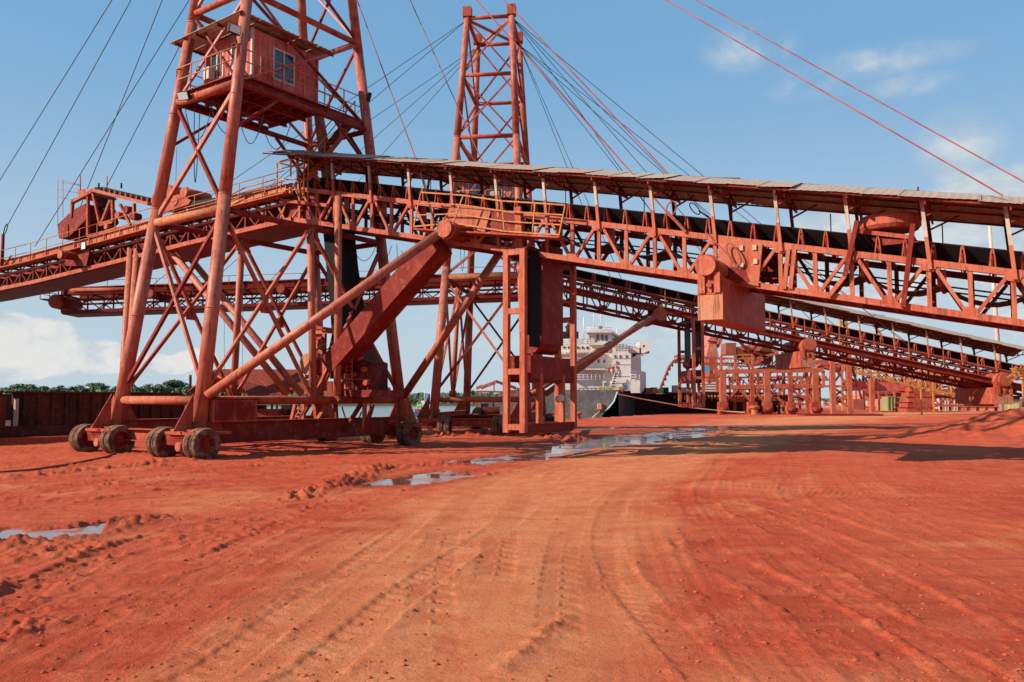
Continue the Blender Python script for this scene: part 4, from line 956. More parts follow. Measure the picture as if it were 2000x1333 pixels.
bm2 = boom(G2, 2.2, s0b, s1b, ztb2, 1.55, .5, 'loading_boom', 'farther dark red boom seen level behind the near tower, ending left of it', 'loading booms', ('dark', 'dark'), raily=.8, rail_mat='steel', bay=1.6)
# nose of the far boom
a, z = G2.px(118, 578, -.3); rod(bm2, 'nose_pulley', G2(s0b-.3, -.2, z0b-.9), G2(s0b-.3, 2.4, z0b-.9), .45, 'steel', 20)
MB().box(G2(s0b-.8, 1.0, z0b-.75), 1.0, 2.2, .06, G2.u).build('nose_platform', M['dark'], bm2)
for f in (.35, .8):
    rod(bm2, 'handrail', G2(s0b-1.3, -.1, z0b-.75+f), G2(s0b-.3, -.1, z0b-.75+f), .02, 'black', 6); rod(bm2, 'handrail', G2(s0b-1.3, -.1, z0b-.75+f), G2(s0b-1.3, 2.1, z0b-.75+f), .02, 'black', 6)
for b in (-.1, 1.0, 2.1): rod(bm2, 'railing_post', G2(s0b-1.3, b, z0b-.75), G2(s0b-1.3, b, z0b+.1), .02, 'black', 6)
rod(bm2, 'slide_tube', G2.P(138, 568, -.45), G2.P(300, 566, -.45), .16, 'steel', 14)
for x, y in ((292, 574), (548, 565)): disc_tube(bm2, G2, -1.0, 2.8, x, y, .24)
for k in range(6): MB().ibeam(G2(s0b-.2+.05*k, 2.0, 1), G2(s0b-.2+.05*k, 2.0, 1.001), .1, .1)
# peak platform rails of the near gallery (ochre cage)
b = -.35
P = lambda x, y, bb=-.35: G1.P(x, y, bb)
cg = ga1
for x, y0, y1 in ((541, 318, 390), (594, 302, 382), (568, 312, 345), (549, 352, 372), (601, 350, 396)): rod(cg, 'railing_post', P(x, y0), P(x, y1), .035, 'yellow', 8)
for p, q in (((541, 318), (594, 302)), ((541, 332), (594, 318)), ((543, 352), (600, 350)), ((541, 318), (594, 330)), ((545, 370), (596, 372)), ((480, 366), (541, 350)), ((480, 376), (541, 362)), ((430, 392), (480, 366)), ((478, 392), (540, 378)), ((430, 404), (480, 380))): rod(cg, 'handrail', P(*p), P(*q), .03, 'yellow', 8)
for p, q in (((541, 318), (575, 312)), ((575, 312), (594, 330))): rod(cg, 'handrail', P(*p, 1.4), P(*q, 1.4), .03, 'yellow', 8)
for p, q in (((596, 300), (625, 355)), ((606, 306), (620, 340)), ((595, 340), (625, 350))): rod(cg, 'ladder_rail', P(*p, .2), P(*q, .2), .05, 'yellow', 8)
for x0, y0, x1, y1 in ((500, 398, 518, 426), (540, 395, 556, 428), (560, 395, 548, 428), (590, 400, 572, 425), (622, 402, 628, 440), (648, 405, 636, 430)): bar(cg, 'truss_diagonal', P(x0, y0, 0), P(x1, y1, 0), .08, .08, 'steel2', G1.v)
pk = G1.px(550, 392, -.1); pk2 = G1.px(640, 402, -.1)
MB().beam(G1(pk[0], -.12, pk[1]), G1(pk2[0], -.12, pk2[1]), .12, .14).build('side_rail', M['steel'], cg)
# head pulley housing where the belt tips over
rod(cg, 'head_pulley', G1(-3.3, .3, zt1(-3.3)+.1), G1(-3.3, 1.7, zt1(-3.3)+.1), .38, 'black', 22)
MB().box(G1(-3.0, 1.0, zt1(-3)-.8), 1.6, 1.7, 1.3, G1.u).build('transfer_chute', M['dark'], cg)

# tripper carriage on the near boom
tr = thing('tripper_carriage', 'rusty belt tripper with a slanted chute riding on the near boom at far left', 'tripper', G1(-18, 1.1, ztb(-18)))
def B(px, py, b=.25): return G1.P(px, py, b)
def pb(name, pts, mat, th=.06, b=.25): return MB().prism([B(x, y, b) for x, y in pts], G1.v*(-th)).build(name, M[mat], tr)
W_ = 1.7
for b in (.2, 2.0):
    for p, q in (((182, 372), (292, 399)), ((170, 382), (182, 372)), ((142, 395), (182, 374))): bar(tr, 'belt_frame', B(*p, b), B(*q, b), .16, .22, 'steel2' if b < 1 else 'dark', G1.v)
    for p, q in (((172, 385), (172, 462)), ((182, 378), (196, 440)), ((216, 392), (198, 438)), ((220, 392), (221, 434)), ((142, 395), (140, 425)), ((262, 398), (262, 420)), ((172, 462), (300, 432)), ((196, 440), (221, 434))): bar(tr, 'frame_post', B(*p, b), B(*q, b), .14, .14, 'dark' if b > 1 else 'steel', G1.v)
MB().prism([B(112, 440, .2), B(140, 412, .2), (B(166, 398, .2)), B(172, 425, .2), B(135, 462, .2), B(115, 466, .2)], G1.v*1.8).build('chute', M['dark'], tr)
MB().prism([B(113, 441, .15), B(132, 438, .15), B(133, 463, .15), B(115, 466, .15)], G1.v*.04).build('chute_lip', M['dark'], tr)
MB().prism([B(150, 370, .4), B(175, 370, .4), B(182, 380, .4), B(156, 388, .4)], G1.v*1.4).build('hood', M['steel2'], tr)
mb = MB(); mb.prism([B(184, 366, .35), B(204, 366, .35), B(292, 386, .35), B(292, 395, .35), B(184, 374, .35)], G1.v*1.5); mb.build('conveyor_belt', M['rubber'], tr)
for i in range(9):
    x = 205+10.5*i; y = 369+2.4*i; MB().beam(B(x, y-1, .28), B(x-1, y+9, .28), .05, .09, G1.v).build('roller_frame', M['steel2'], tr)
pb('side_panel', [(190, 385), (225, 392), (208, 420), (196, 425)], 'black', b=1.2)
for x, y, r in ((228, 420, .18), (244, 410, .22), (256, 422, .20), (206, 443, .14)): a, z = G1.px(x, y, .1); rod(tr, 'drive_drum', G1(a, .1, z), G1(a, .6, z), r, 'dark' if r > .19 else 'steel2', 16)
MB().beam(B(235, 400, .1), B(255, 440, .1), .12, .12, G1.v).build('drive_arm', M['steel'], tr)
for x in (157, 209): rod(tr, 'mast', B(x, 342 if x < 200 else 345), B(x, 372), .03, 'steel', 6)
for x in (193, 237): rod(tr, 'mast', B(x, 358), B(x, 368), .05, 'black', 6)
# cage at its nose
for x in (113, 123): rod(tr, 'cage_bar', B(x, 352, .9), B(x, 440 if x < 120 else 425, .9), .014, 'steel', 5)
for y in (355, 370, 385): rod(tr, 'cage_bar', B(113, y, .9), B(157, y+8, .9), .014, 'steel', 5)
rod(tr, 'cage_bar', B(123, 352, 2.0), B(157, 362, 2.0), .014, 'steel', 5)
# snub pulleys and arms beside the tower leg
for x, y, r in ((305, 392, .42), (326, 372, .3), (358, 376, .26), (340, 392, .26)): a, z = G1.px(x, y, .3); rod(tr, 'pulley', G1(a, .3, z), G1(a, 1.8, z), r, 'steel2', 20)
pb('arm', [(300, 400), (350, 380), (375, 392), (370, 400), (310, 420)], 'steel', b=.4)
pb('arm', [(360, 368), (368, 366), (370, 400), (358, 402)], 'dark', b=.5)
bl = MB(); q = [B(295, 388, .4), B(340, 388, .4), B(372, 394, .4), B(430, 385, .4), B(500, 372, .4), B(545, 366, .4)]
for p0_, p1_ in zip(q[:-1], q[1:]): bl.prism([p0_, p1_, p1_+Vector((0, 0, -.22)), p0_+Vector((0, 0, -.22))], G1.v*1.3)
bl.build('belt_run', M['rubber'], tr)
# mast with rope shackle at the far left
ms = thing('boom_mast', 'thin post with a rope shackle on the boom at the left picture edge', 'mast', G1.P(5, 520, -.2))
rod(ms, 'post', G1.P(4, 520, -.2), G1.P(6, 458, -.2), .09, 'dark', 10); rod(ms, 'brace', G1.P(-20, 560, -.2), G1.P(22, 500, -.2), .05, 'steel', 8)
MB().path([G1.P(x, y, -.2) for x, y in ((6, 460), (9, 446), (13, 438), (15, 442), (12, 452), (6, 462))], .03, 6).build('shackle', M['black'], ms)
fl = thing('boom_floodlight', 'small square floodlight on the walkway edge of the near boom', 'floodlight', G1.P(163, 481, -.8)); MB().beam(G1.P(163, 473, -.8), G1.P(163, 488, -.8), .35, .12, G1.v).build('housing', M['black'], fl); MB().beam(G1.P(163, 474, -.88), G1.P(163, 487, -.88), .31, .03, G1.v).build('lens', M['lamp'], fl)
a, z = G1.px(118, 497, -1.0); disc_tube(bm1, G1, -1.0, 3.2, 118, 497, .22)
plate(bm1, G1, -.2, [(128, 492), (178, 485), (170, 520), (130, 520)], 'dark')

# ------------------------------------------------------------------ chute, machinery at the tower foot
hb = thing('hanging_chute', 'long black rubber chute hanging inside the near tower down to its machinery', 'rubber chute', G1.P(680, 700, 1.2))
def hang(pxs, b, d, mat, nm):
    for (l0, r0, y0), (l1, r1, y1) in zip(pxs[:-1], pxs[1:]): MB().prism([G1.P(l0, y0, b), G1.P(r0, y0, b), G1.P(r1, y1, b), G1.P(l1, y1, b)], G1.v*d).build(nm, M[mat], hb)
hang([(630, 668, 440), (637, 676, 520), (645, 688, 600), (650, 704, 700)], 1.0, .8, 'chute', 'chute_section')
hang([(612, 622, 215), (617, 630, 260), (622, 638, 300), (630, 650, 360)], 1.35, .3, 'brown', 'hose_bundle'); hang([(630, 650, 360), (634, 665, 440)], 1.3, .4, 'black', 'hose_bundle')
mc = thing('slewing_machinery', 'dark red machinery house with a cable reel on the lower deck of the near tower', 'machinery', T1(.8, .6, 2.2))
def Q(px, py, b): return G1.P(px, py, b)
def pbx(name, x0, y0, x1, y1, b, d, mat, par=mc):
    return MB().prism([G1.P(x0, y1, b), G1.P(x1, y1, b), G1.P(x1, y0, b), G1.P(x0, y0, b)], G1.v*d).build(name, M[mat], par)
MB().prism([Q(685, 770, .3), Q(724, 774, .3), Q(724, 708, .3), Q(708, 702, .3), Q(698, 682, .3), Q(688, 695, .3), Q(672, 710, .3), Q(672, 770, .3)], G1.v*1.1).build('machine_house', M['blackish_red'], mc)
pbx('turntable_drum', 672, 762, 730, 776, .1, 2.0, 'dark')
for x in (680, 690, 700, 710, 719): bar(mc, 'stiffener', Q(x, 714, .27), Q(x, 762, .27), .05, .05, 'dark', G1.v)
for x, y in ((700, 700), (712, 722), (690, 732), (716, 748)): a, z = G1.px(x, y, .2); rod(mc, 'bearing', G1(a, .1, z), G1(a, .4, z), .12, 'steel', 14)
bar(mc, 'stiffener', Q(674, 740, .26), Q(723, 742, .26), .06, .06, 'steel'); pbx('access_door', 702, 728, 713, 757, .26, .04, 'dark')
for k in range(8): a = Q(676, 700+8*k, -.15); bar(mc, 'ladder_rung', a, a+G1.u*.32, .03, .03, 'steel2')
for d in (0, .32): bar(mc, 'ladder_rail', Q(676, 698, -.15)+G1.u*d, Q(676, 762, -.15)+G1.u*d, .035, .035, 'steel2')
for p_, q_, r_ in (((640, 700), (672, 745), .04), ((648, 720), (690, 768), .03), ((600, 742), (640, 742), .04), ((612, 690), (632, 672), .05), ((618, 735), (618, 772), .05), ((628, 700), (628, 745), .03)): rod(mc, 'pipe', Q(*p_, .1), Q(*q_, .1), r_, 'steel2', 8)
MB().path(sag(Q(620, 676, .2), Q(655, 660, .2), .35, 8), .025, 6).build('hose', M['black'], mc); MB().path(sag(Q(596, 745, .2), Q(650, 750, .2), .5, 8), .025, 6).build('hose', M['black'], mc)
for x0, y0, x1, y1 in ((622, 640, 660, 646), (612, 664, 630, 660), (616, 655, 634, 700), (652, 692, 668, 700)): bar(mc, 'frame_beam', Q(x0, y0, .4), Q(x1, y1, .4), .12, .14, 'steel', G1.v); pbx('deck_beam', 592, 774, 675, 787, -.2, .4, 'steel2'); pbx('winch_block', 626, 745, 648, 764, .1, 1.0, 'steel2'); pbx('winch_base', 628, 764, 652, 774, .0, 1.2, 'steel2')
pbx('motor_box', 650, 745, 658, 765, .0, 1.0, 'steel2'); pbx('motor_box', 672, 733, 682, 760, .2, .4, 'steel2')
a, z = G1.px(606, 712, .6); rod(mc, 'cable_reel', G1(a, .5, z), G1(a, 1.1, z), .42, 'steel', 26); rod(mc, 'reel_flange', G1(a, .42, z), G1(a, .5, z), .47, 'concrete', 26); rod(mc, 'reel_flange', G1(a, 1.1, z), G1(a, 1.18, z), .47, 'dark', 26)
for x0, y0, x1, y1, w in ((612, 650, 640, 720, .16), (634, 648, 632, 742, .14), (640, 690, 655, 720, .14), (614, 650, 648, 648, .14), (610, 730, 606, 775, .16), (600, 720, 598, 770, .12)): bar(mc, 'frame_post', Q(x0, y0, .6), Q(x1, y1, .6), w, w, 'steel2', G1.v)
MB().prism([Q(650, 645, .9), Q(672, 640, .9), Q(672, 735, .9), Q(644, 740, .9), Q(638, 700, .9)], G1.v*.9).build('chute_box', M['blackish_red'], mc)
rod(tw1, 'column', Q(661, 384, -.55), Q(659, 774, -.55), .15, 'leg', 16)
# lower deck supports
for x0, y0, x1, y1, m_ in ((594, 788, 592, 842, 'steel2'), (640, 790, 600, 850, 'steel2'), (655, 788, 658, 840, 'dark'), (712, 788, 712, 838, 'steel2'), (706, 788, 672, 842, 'dark'), (728, 790, 714, 838, 'dark'), (615, 790, 620, 838, 'steel'), (577, 790, 566, 838, 'steel2'), (605, 790, 575, 836, 'dark')): bar(tw1, 'deck_prop', Q(x0, y0, .4), Q(x1, y1, .4), .14, .14, m_, G1.v)
MB().path(sag(Q(668, 795, .4), Q(706, 805, .4), .7, 8), .03, 6).build('hanging_hose', M['black'], tw1)
# cabinet beside the near right leg
cb = thing('electric_cabinet', 'tall red steel cabinet standing on the base girder behind the near leg', 'cabinet', T1(2.6, -3.2, 1.25))
a0, z0 = G1.px(424, 838, -4.0); 
MB().box(T1(2.62, -3.95, 1.62), .55, 1.9, .78, T1.u).build('cabinet_body', M['steel'], cb); MB().box(T1(2.62, -3.95, 2.04), .62, 2.0, .05, T1.u).build('cabinet_lid', M['dark'], cb)
MB().box(T1(2.91, -4.4, 1.62), .03, .8, .66, T1.u).build('cabinet_door', M['dark'], cb); MB().box(T1(2.91, -3.5, 1.62), .03, .8, .66, T1.u).build('cabinet_door', M['dark'], cb)
# ladder leaning below the reel
ld = thing('ladder', 'short red ladder leaning from the base girder to the lower deck', 'ladder', Q(566, 838, .8))
for d in (0, .38): bar(ld, 'rail', Q(566, 838, .8)+G1.u*d, Q(590, 790, .8)+G1.u*d, .05, .07, 'steel2', G1.v)
for i in range(7): p = Q(566, 838, .8).lerp(Q(590, 790, .8), (i+.5)/7); bar(ld, 'rung', p, p+G1.u*.38, .05, .05, 'steel2')

# ------------------------------------------------------------------ stay ropes
def stay(par, pts, r, mat, nm='stay_rope'):
    MB().path(pts, r, 6).build(nm, M[mat], par)
def ext(p, q, yy=-300):
    f = (yy-q[1])/(p[1]-q[1]); return (q[0]+(p[0]-q[0])*f, yy)
for (p, q, b) in (((219, 0), (-117, 540), 0), ((256, 0), (15, 440), 0), ((317, 0), (136, 457), 2.2), ((361, 14), (68, 482), 0), ((345, 102), (164, 450), 2.2)):
    e = ext(p, q, -320); stay(tw1, [G1.P(q[0], q[1], b), at(e[0], e[1], 34.5)], .022, 'wire')
def rstay(pxs, b, m_, r=.026):
    """a rope that follows the gallery's own plane from its anchor up to the tower top"""
    A = G1.P(*pxs[-1], b); e = pxs[0]; d = pdir(*e)
    top = corner(T1, 1, -1 if b < 1 else 1, 25.6)
    t = (top-CAM).length/d.length; Bp = CAM+d*t
    stay(tw1, [A, Bp], r, m_)
rstay([(660, -100), (835, 372)], -.2, 'redwire', .022); rstay([(760, -92), (938, 308), (960, 357)], 1.9, 'redwire', .02); rstay([(838, -102), (1300, 412)], -.2, 'redwire'); rstay([(880, -110), (1303, 334), (1355, 392)], 2.1, 'redwire')
rstay([(1110, -110), (1958, 382)], -.3, 'redwire', .024); rstay([(1170, -105), (2040, 378)], 2.3, 'redwire', .024)
# anchors with turnbuckles and rope eyes
an = ga1
stay(an, [G1.P(835, 372, -.2), G1.P(838, 352, -.2)], .05, 'black', 'turnbuckle'); stay(an, [G1.P(822, 340, -.2), G1.P(850, 440, -1.0)], .035, 'black', 'anchor_rod')
stay(an, [G1.P(1300, 412, -.2), G1.P(1318, 430, -.2), G1.P(1340, 454, -.12)], .055, 'brown', 'turnbuckle')
def loop(cx, cy, rx, ry, rot, b, m_='redwire', r=.02):
    pp_ = []
    for k in range(15):
        t = 2*math.pi*k/14; x = rx*math.cos(t); y = ry*math.sin(t); pp_.append(G1.P(cx+x*math.cos(rot)-y*math.sin(rot), cy+x*math.sin(rot)+y*math.cos(rot), b))
    stay(an, pp_, r, m_, 'rope_loop')
loop(1311, 408, 9, 15, .3, -.2); loop(1357, 408, 6, 14, -.7, 2.1, 'black'); loop(1433, 497, 10, 24, -.5, -.3, 'redwire', .025)
stay(an, [G1.P(1365, 412, 2.1), G1.P(1388, 428, 2.1)], .03, 'black', 'anchor_rod'); stay(an, [G1.P(1380, 455, -.15), G1.P(1425, 502, -.15)], .02, 'redwire', 'rope_loop')
# ropes of the farther tower
tl = corner(T2, -1, -1, 25.3); tr_ = corner(T2, 1, -1, 25.3); bl_ = corner(T2, -1, 1, 25.3); br_ = corner(T2, 1, 1, 25.3)
for top, ends in ((tl, ((150, 0), (300, 0))), (bl_, ((235, 2.2), (400, 2.2), (520, 2.2)))):
    for x, b in ends: s = G2.px(x, 560, b)[0]; stay(tw2, [top, G2(s, b, ztb2(s))], .02, 'wire')
for top, ends in ((tr_, ((13.5, 0), (17, 0), (20, 0), (26, 0))), (br_, ((7.0, 2.), (7.8, 2.), (15, 2.), (17, 2.), (23, 2.), (28, 2.)))):
    for s, b in ends: stay(tw2, [top, G2(s, b, zt2(s))], .02, 'wire')
stay(tw1, [Q(345, 290, 1.0), Q(340, 500, 1.0)], .012, 'wire', 'hanging_wire')
for x, y0, y1 in ((438, 600, 775), (474, 600, 775)): stay(tw1, [Q(x, y0, 1.0), Q(x, y1, 1.0)], .01, 'wire', 'hanging_wire')
# loops of wire between the towers
hw = MB()
for x0, y0, x1, y1, d in ((688, 480, 735, 480, 1.0), (735, 490, 765, 480, .8), (775, 478, 782, 500, 1.2), (785, 490, 812, 475, 1.7)): hw.path(sag(G1.P(x0, y0, 2.4), G1.P(x1, y1, 2.4), d*.7, 10), .014, 5)
hw.build('hanging_wire', M['wire'], ga1)
# walkway on the river-facing side of gallery 2
walkway(ga2, G2, -.1, 0, 3.0, 34.0, lambda s: zt2(s)-.72, 1.15, 'steel2', .75, 2.2, kick=True)
MB().beam(G2(3.0, -.4, zt2(3)-.95), G2(34, -.4, zt2(34)-.95), .6, .30).build('walkway_girder', M['dark'], ga2)
walkway(ga2, G2, 2.9, 0, 1.2, 15.0, lambda s: zt2(s)-.3, 1.0, 'steel', .6, 2.2)
# ------------------------------------------------------------------ vessels
def Yp(px, py, Y): return at(px, py, Y)
# barge moored along the quay at left
e0, e1 = Vector((-40, 3, 0)), Vector((-22.5, 38.5, 0)); e2 = Vector((-9, 66, 0))
d2 = (e2-e1).normalized(); nl = Vector((-d2.y, d2.x, 0))
bs = e1+nl*1.0
bg = thing('river_barge', 'low dark rusty barge with a ribbed hull moored behind the quay at left', 'barge', bs)
S = lambda s, w, z: bs+d2*s+nl*w+Vector((0, 0, z))
def hullbox(par, name, s0, s1, w0, w1, z0, z1, mat): return MB().prism([S(s0, w0, z0), S(s1, w0, z0), S(s1, w1, z0), S(s0, w1, z0)], (0, 0, z1-z0)).build(name, M[mat], par)
hullbox(bg, 'hull', -22, 10.5, 0, 13, -3.4, 0.75, 'barge')
hullbox(bg, 'bulwark', -22, -1.6, .4, .5, .75, 2.32, 'barge'); hullbox(bg, 'bulwark', .2, 10.3, .4, .5, .75, 2.32, 'barge'); hullbox(bg, 'bulwark', -22, 10.3, 12.4, 12.5, .75, 2.32, 'barge'); hullbox(bg, 'bulwark', 10.2, 10.3, .5, 12.4, .75, 2.3, 'barge')
hullbox(bg, 'hatch_side', -1.6, .2, .9, 1.0, .75, 2.15, 'barge_red')
for i in range(44):
    s = -21.6+.74*i
    if -1.7 < s < .3: continue
    hullbox(bg, 'rib', s, s+.09, .22, .40, .78, 2.28, 'barge')
for s in (-12, -5.2, .15, 6): hullbox(bg, 'bollard_post', s, s+.16, .12, .26, .76, 2.05, 'roof')
hullbox(bg, 'rubbing_strake', -22, 10.4, -.12, 0, .25, .5, 'barge'); hullbox(bg, 'coaming', -22, 10.2, .3, .55, 2.32, 2.40, 'barge')

# white deckhouse ship
sh = thing('cargo_ship', 'grey-hulled ship with a white stepped deckhouse moored behind the farther tower', 'ship', Yp(1160, 815, 100))
Y0 = 100.0
def sb(par, name, x0, y0, x1, y1, Y, d, mat, skew=0.0):
    a, b, c, e = Yp(x0, y1, Y), Yp(x1, y1, Y), Yp(x1, y0, Y), Yp(x0, y0, Y)
    return MB().prism([a, b, c, e], (skew, d, 0)).build(name, M[mat], par)
sb(sh, 'hull', 985, 762, 1208, 850, 98, 40, 'shipgrey', 12); sb(sh, 'hull', 935, 776, 985, 850, 99, 35, 'shipgrey', 12)
MB().prism([Yp(1208, 765, 98), Yp(1196, 792, 98), Yp(1176, 812, 98), Yp(1176, 850, 98), Yp(1208, 850, 98)], (12, 40, 0)).build('hull', M['shipgrey'], sh)
sb(sh, 'deckhouse', 1095, 722, 1245, 764, 102, 12, 'shipwhite', 3); sb(sh, 'deckhouse', 1098, 690, 1232, 722, 103, 11, 'shipwhite', 3); sb(sh, 'deckhouse', 1095, 672, 1222, 690, 103.5, 10, 'shipwhite', 3)
sb(sh, 'bridge', 1148, 648, 1190, 674, 102.5, 8, 'shipwhite', 2); sb(sh, 'bridge_roof', 1142, 646, 1196, 650, 102, 9, 'shipwhite', 2)
sb(sh, 'deckhouse', 1097, 664, 1146, 690, 104, 8, 'shipwhite', 2); sb(sh, 'shelter_top', 1068, 655, 1095, 700, 104, 8, 'shipwhite', 2)
sb(sh, 'side_house', 1232, 742, 1250, 768, 101, 5, 'shipwhite', 1); sb(sh, 'side_tower', 1196, 680, 1232, 764, 101.5, 6, 'shipwhite', 2)
sb(sh, 'deck_edge', 1090, 688, 1160, 692, 101.5, 2, 'shipwhite'); sb(sh, 'deck_edge', 1090, 720, 1182, 723, 101.2, 2, 'shipwhite')
sb(sh, 'wing_house', 1249, 668, 1270, 690, 102, 3, 'shipwhite'); MB().prism([Yp(1222, 703, 102), Yp(1268, 686, 102), Yp(1268, 690, 102), Yp(1222, 709, 102)], (0, 3, 0)).build('bridge_wing', M['shipwhite'], sh); sb(sh, 'bridge_wing', 1222, 680, 1252, 690, 102, 3, 'shipwhite')
for x, y in ((1165, 659), (1174, 659), (1182, 660)): sb(sh, 'window', x, y-5, x+5, y+6, 102.44, .06, 'glass')
for x, y in ((1151, 659), (1228, 686), (1256, 676), (1203, 708), (1203, 717), (1152, 692)): sb(sh, 'porthole', x, y-2, x+4, y+3, 101.4 if x > 1190 else 102.2, .06, 'brown')
for x, y0, y1 in ((1187, 718, 730), (1196, 716, 730), (1180, 748, 764), (1216, 750, 764), (1154, 722, 733), (1110, 725, 736)): sb(sh, 'door', x, y0, x+5, y1, 101.2, .06, 'brown')
for x in range(1100, 1146, 9): sb(sh, 'porthole', x, 677, x+4, 682, 103.42, .06, 'glass')
for x in range(1102, 1180, 11): sb(sh, 'porthole', x, 703, x+3, 709, 102.92, .06, 'glass')
for x in (1200, 1210, 1222): sb(sh, 'porthole', x, 694, x+3, 699, 101.42, .06, 'glass')
for y in (700, 712, 735, 748): sb(sh, 'plate_seam', 1197, y, 1231, y+.7, 101.45, .04, 'roof')
for x0, x1, y, dy in ((1146, 1196, 640, 7), (1098, 1150, 682, 8), (1196, 1234, 672, 8), (1222, 1252, 672, 8)):
    for f in range(3): rod(sh, 'handrail', Yp(x0, y+dy*f/2, 101.3), Yp(x1, y+dy*f/2, 101.3), .025, 'shipwhite', 5)
    for i in range(int((x1-x0)/6)+1): rod(sh, 'railing_post', Yp(x0+6*i, y, 101.3), Yp(x0+6*i, y+dy+1, 101.3), .025, 'shipwhite', 5)
for x, y0, y1, w in ((1160, 612, 648, .05), (1190, 655, 690, .08), (1205, 640, 680, .06), (1140, 620, 664, .06)): rod(sh, 'mast', Yp(x, y0, 103), Yp(x, y1, 103), w, 'shipwhite', 6)
for x, y in ((1173, 620), (1126, 622)): rod(sh, 'yard', Yp(x-5, y, 104), Yp(x+5, y, 104), .04, 'shipwhite', 5)
sb(sh, 'funnel_sheet', 1096, 714, 1136, 728, 101.0, .5, 'blue'); sb(sh, 'canvas_rail', 1098, 662, 1140, 673, 101.6, .3, 'cyan')
for x0, x1, y, dy in ((1090, 1160, 664, 8), (1090, 1160, 700, 10), (1090, 1180, 732, 10), (1232, 1249, 732, 10)):
    for f in range(3): rod(sh, 'handrail', Yp(x0, y+dy*f/2, 101.0), Yp(x1, y+dy*f/2, 101.0), .035, 'shipwhite', 5)
    n = max(2, int((x1-x0)/8))
    for i in range(n+1): x = x0+(x1-x0)*i/n; rod(sh, 'railing_post', Yp(x, y, 101.0), Yp(x, y+dy+2, 101.0), .03, 'shipwhite', 5)
sb(sh, 'black_funnel', 1100, 648, 1130, 664, 104, 3, 'black'); 
for x, y in ((1113, 633), (1109, 638)): rod(sh, 'exhaust_pipe', Yp(x, y, 104), Yp(x, 655, 104), .25, 'black', 10); rod(sh, 'exhaust_pipe', Yp(x-4, y+3, 104), Yp(x+1, y, 104), .22, 'black', 8)
for x, y0, y1 in ((1173, 607, 648), (1185, 630, 648), (1126, 600, 655)): rod(sh, 'aerial', Yp(x, y0, 104), Yp(x, y1, 104), .04, 'shipwhite', 5)
rod(sh, 'radar', Yp(1169, 640, 104), Yp(1177, 640, 104), .15, 'black', 8); 
for k in range(8): t = k/8; rod(sh, 'ladder_rung', Yp(1190+12*t, 764-38*t, 100.9), Yp(1197+12*t, 764-38*t, 100.9), .06, 'black', 4)
for e in (0, 7): rod(sh, 'ladder_rail', Yp(1190+e, 764, 100.9), Yp(1202+e, 726, 100.9), .05, 'shipwhite', 5)
for x, y, m_ in ((1172, 762, 'yellow2'), (1195, 763, 'yellow2'), (1212, 762, 'yellow'), (1186, 760, 'green'), (1222, 758, 'blue2')): sb(sh, 'deck_gear', x-3, y-6, x+4, y+4, 99.5, .8, m_)
sb(sh, 'anchor_pocket', 1163, 790, 1180, 804, 97.9, .2, 'brown'); sb(sh, 'anchor', 1167, 788, 1175, 800, 97.6, .3, 'roof'); rod(sh, 'mooring_chain', Yp(1172, 803, 97.5), Yp(1156, 818, 97.5), .10, 'roof', 6)
hl = MB(); hl.path([Yp(x, y, 97.9) for x, y in ((1206, 766), (1199, 785), (1190, 796), (1181, 804))], .09, 6); hl.build('stem_edge', M['cyan'], sh)

b2 = thing('ore_barge', 'black-hulled barge with a rusty deck rim, moored right of the white ship', 'barge', Yp(1300, 815, 112))
MB().prism([Yp(1209, 770, 110), Yp(1340, 770, 110), Yp(1520, 775, 118), Yp(1520, 850, 118), Yp(1186, 850, 110), Yp(1188, 812, 110), Yp(1200, 793, 110)], (4, 30, 0)).build('hull', M['shipdark'], b2)
MB().prism([Yp(1300, 766, 112), Yp(1520, 767, 119), Yp(1520, 770, 119), Yp(1300, 770, 112)], (2, 20, 0)).build('deck_rim', M['barge_red'], b2)
for i in range(30):
    x = 1317+6.6*i
    if 1350 < x < 1376: continue
    Y = 108.5+(x-1317)*.035; sb(b2, 'rim_bracket', x, 772, x+2.6, 782 if i % 2 else 779, Y, .3, 'yellow' if i > 1 else 'brown')
for x0, x1, y, h, m_ in ((1262, 1272, 766, 8, 'brown'), (1274, 1284, 764, 7, 'concrete'), (1285, 1296, 766, 6, 'green'), (1240, 1258, 768, 5, 'black'), (1298, 1306, 766, 9, 'black'), (1316, 1324, 765, 12, 'roof2'), (1326, 1350, 765, 8, 'roof2')): sb(b2, 'deck_gear', x0, y-h, x1, y+2, 110.5, 1.5, m_)
rp = MB(); rp.path([gnd(1345, 797.5, .35)]+[Yp(x, y, 99) for x, y in ()]+[], .05, 6)
rope = MB().path([Yp(1206, 770, 97), Yp(1250, 779, 98), Yp(1300, 788, 99), Yp(1352, 797, 100), Yp(1420, 804, 100), Yp(1455, 806, 99)], .07, 6).build('mooring_rope', M['rope'], None); tag(rope, 'pale mooring rope slanting from the ship bow to the quay bollard', 'rope')

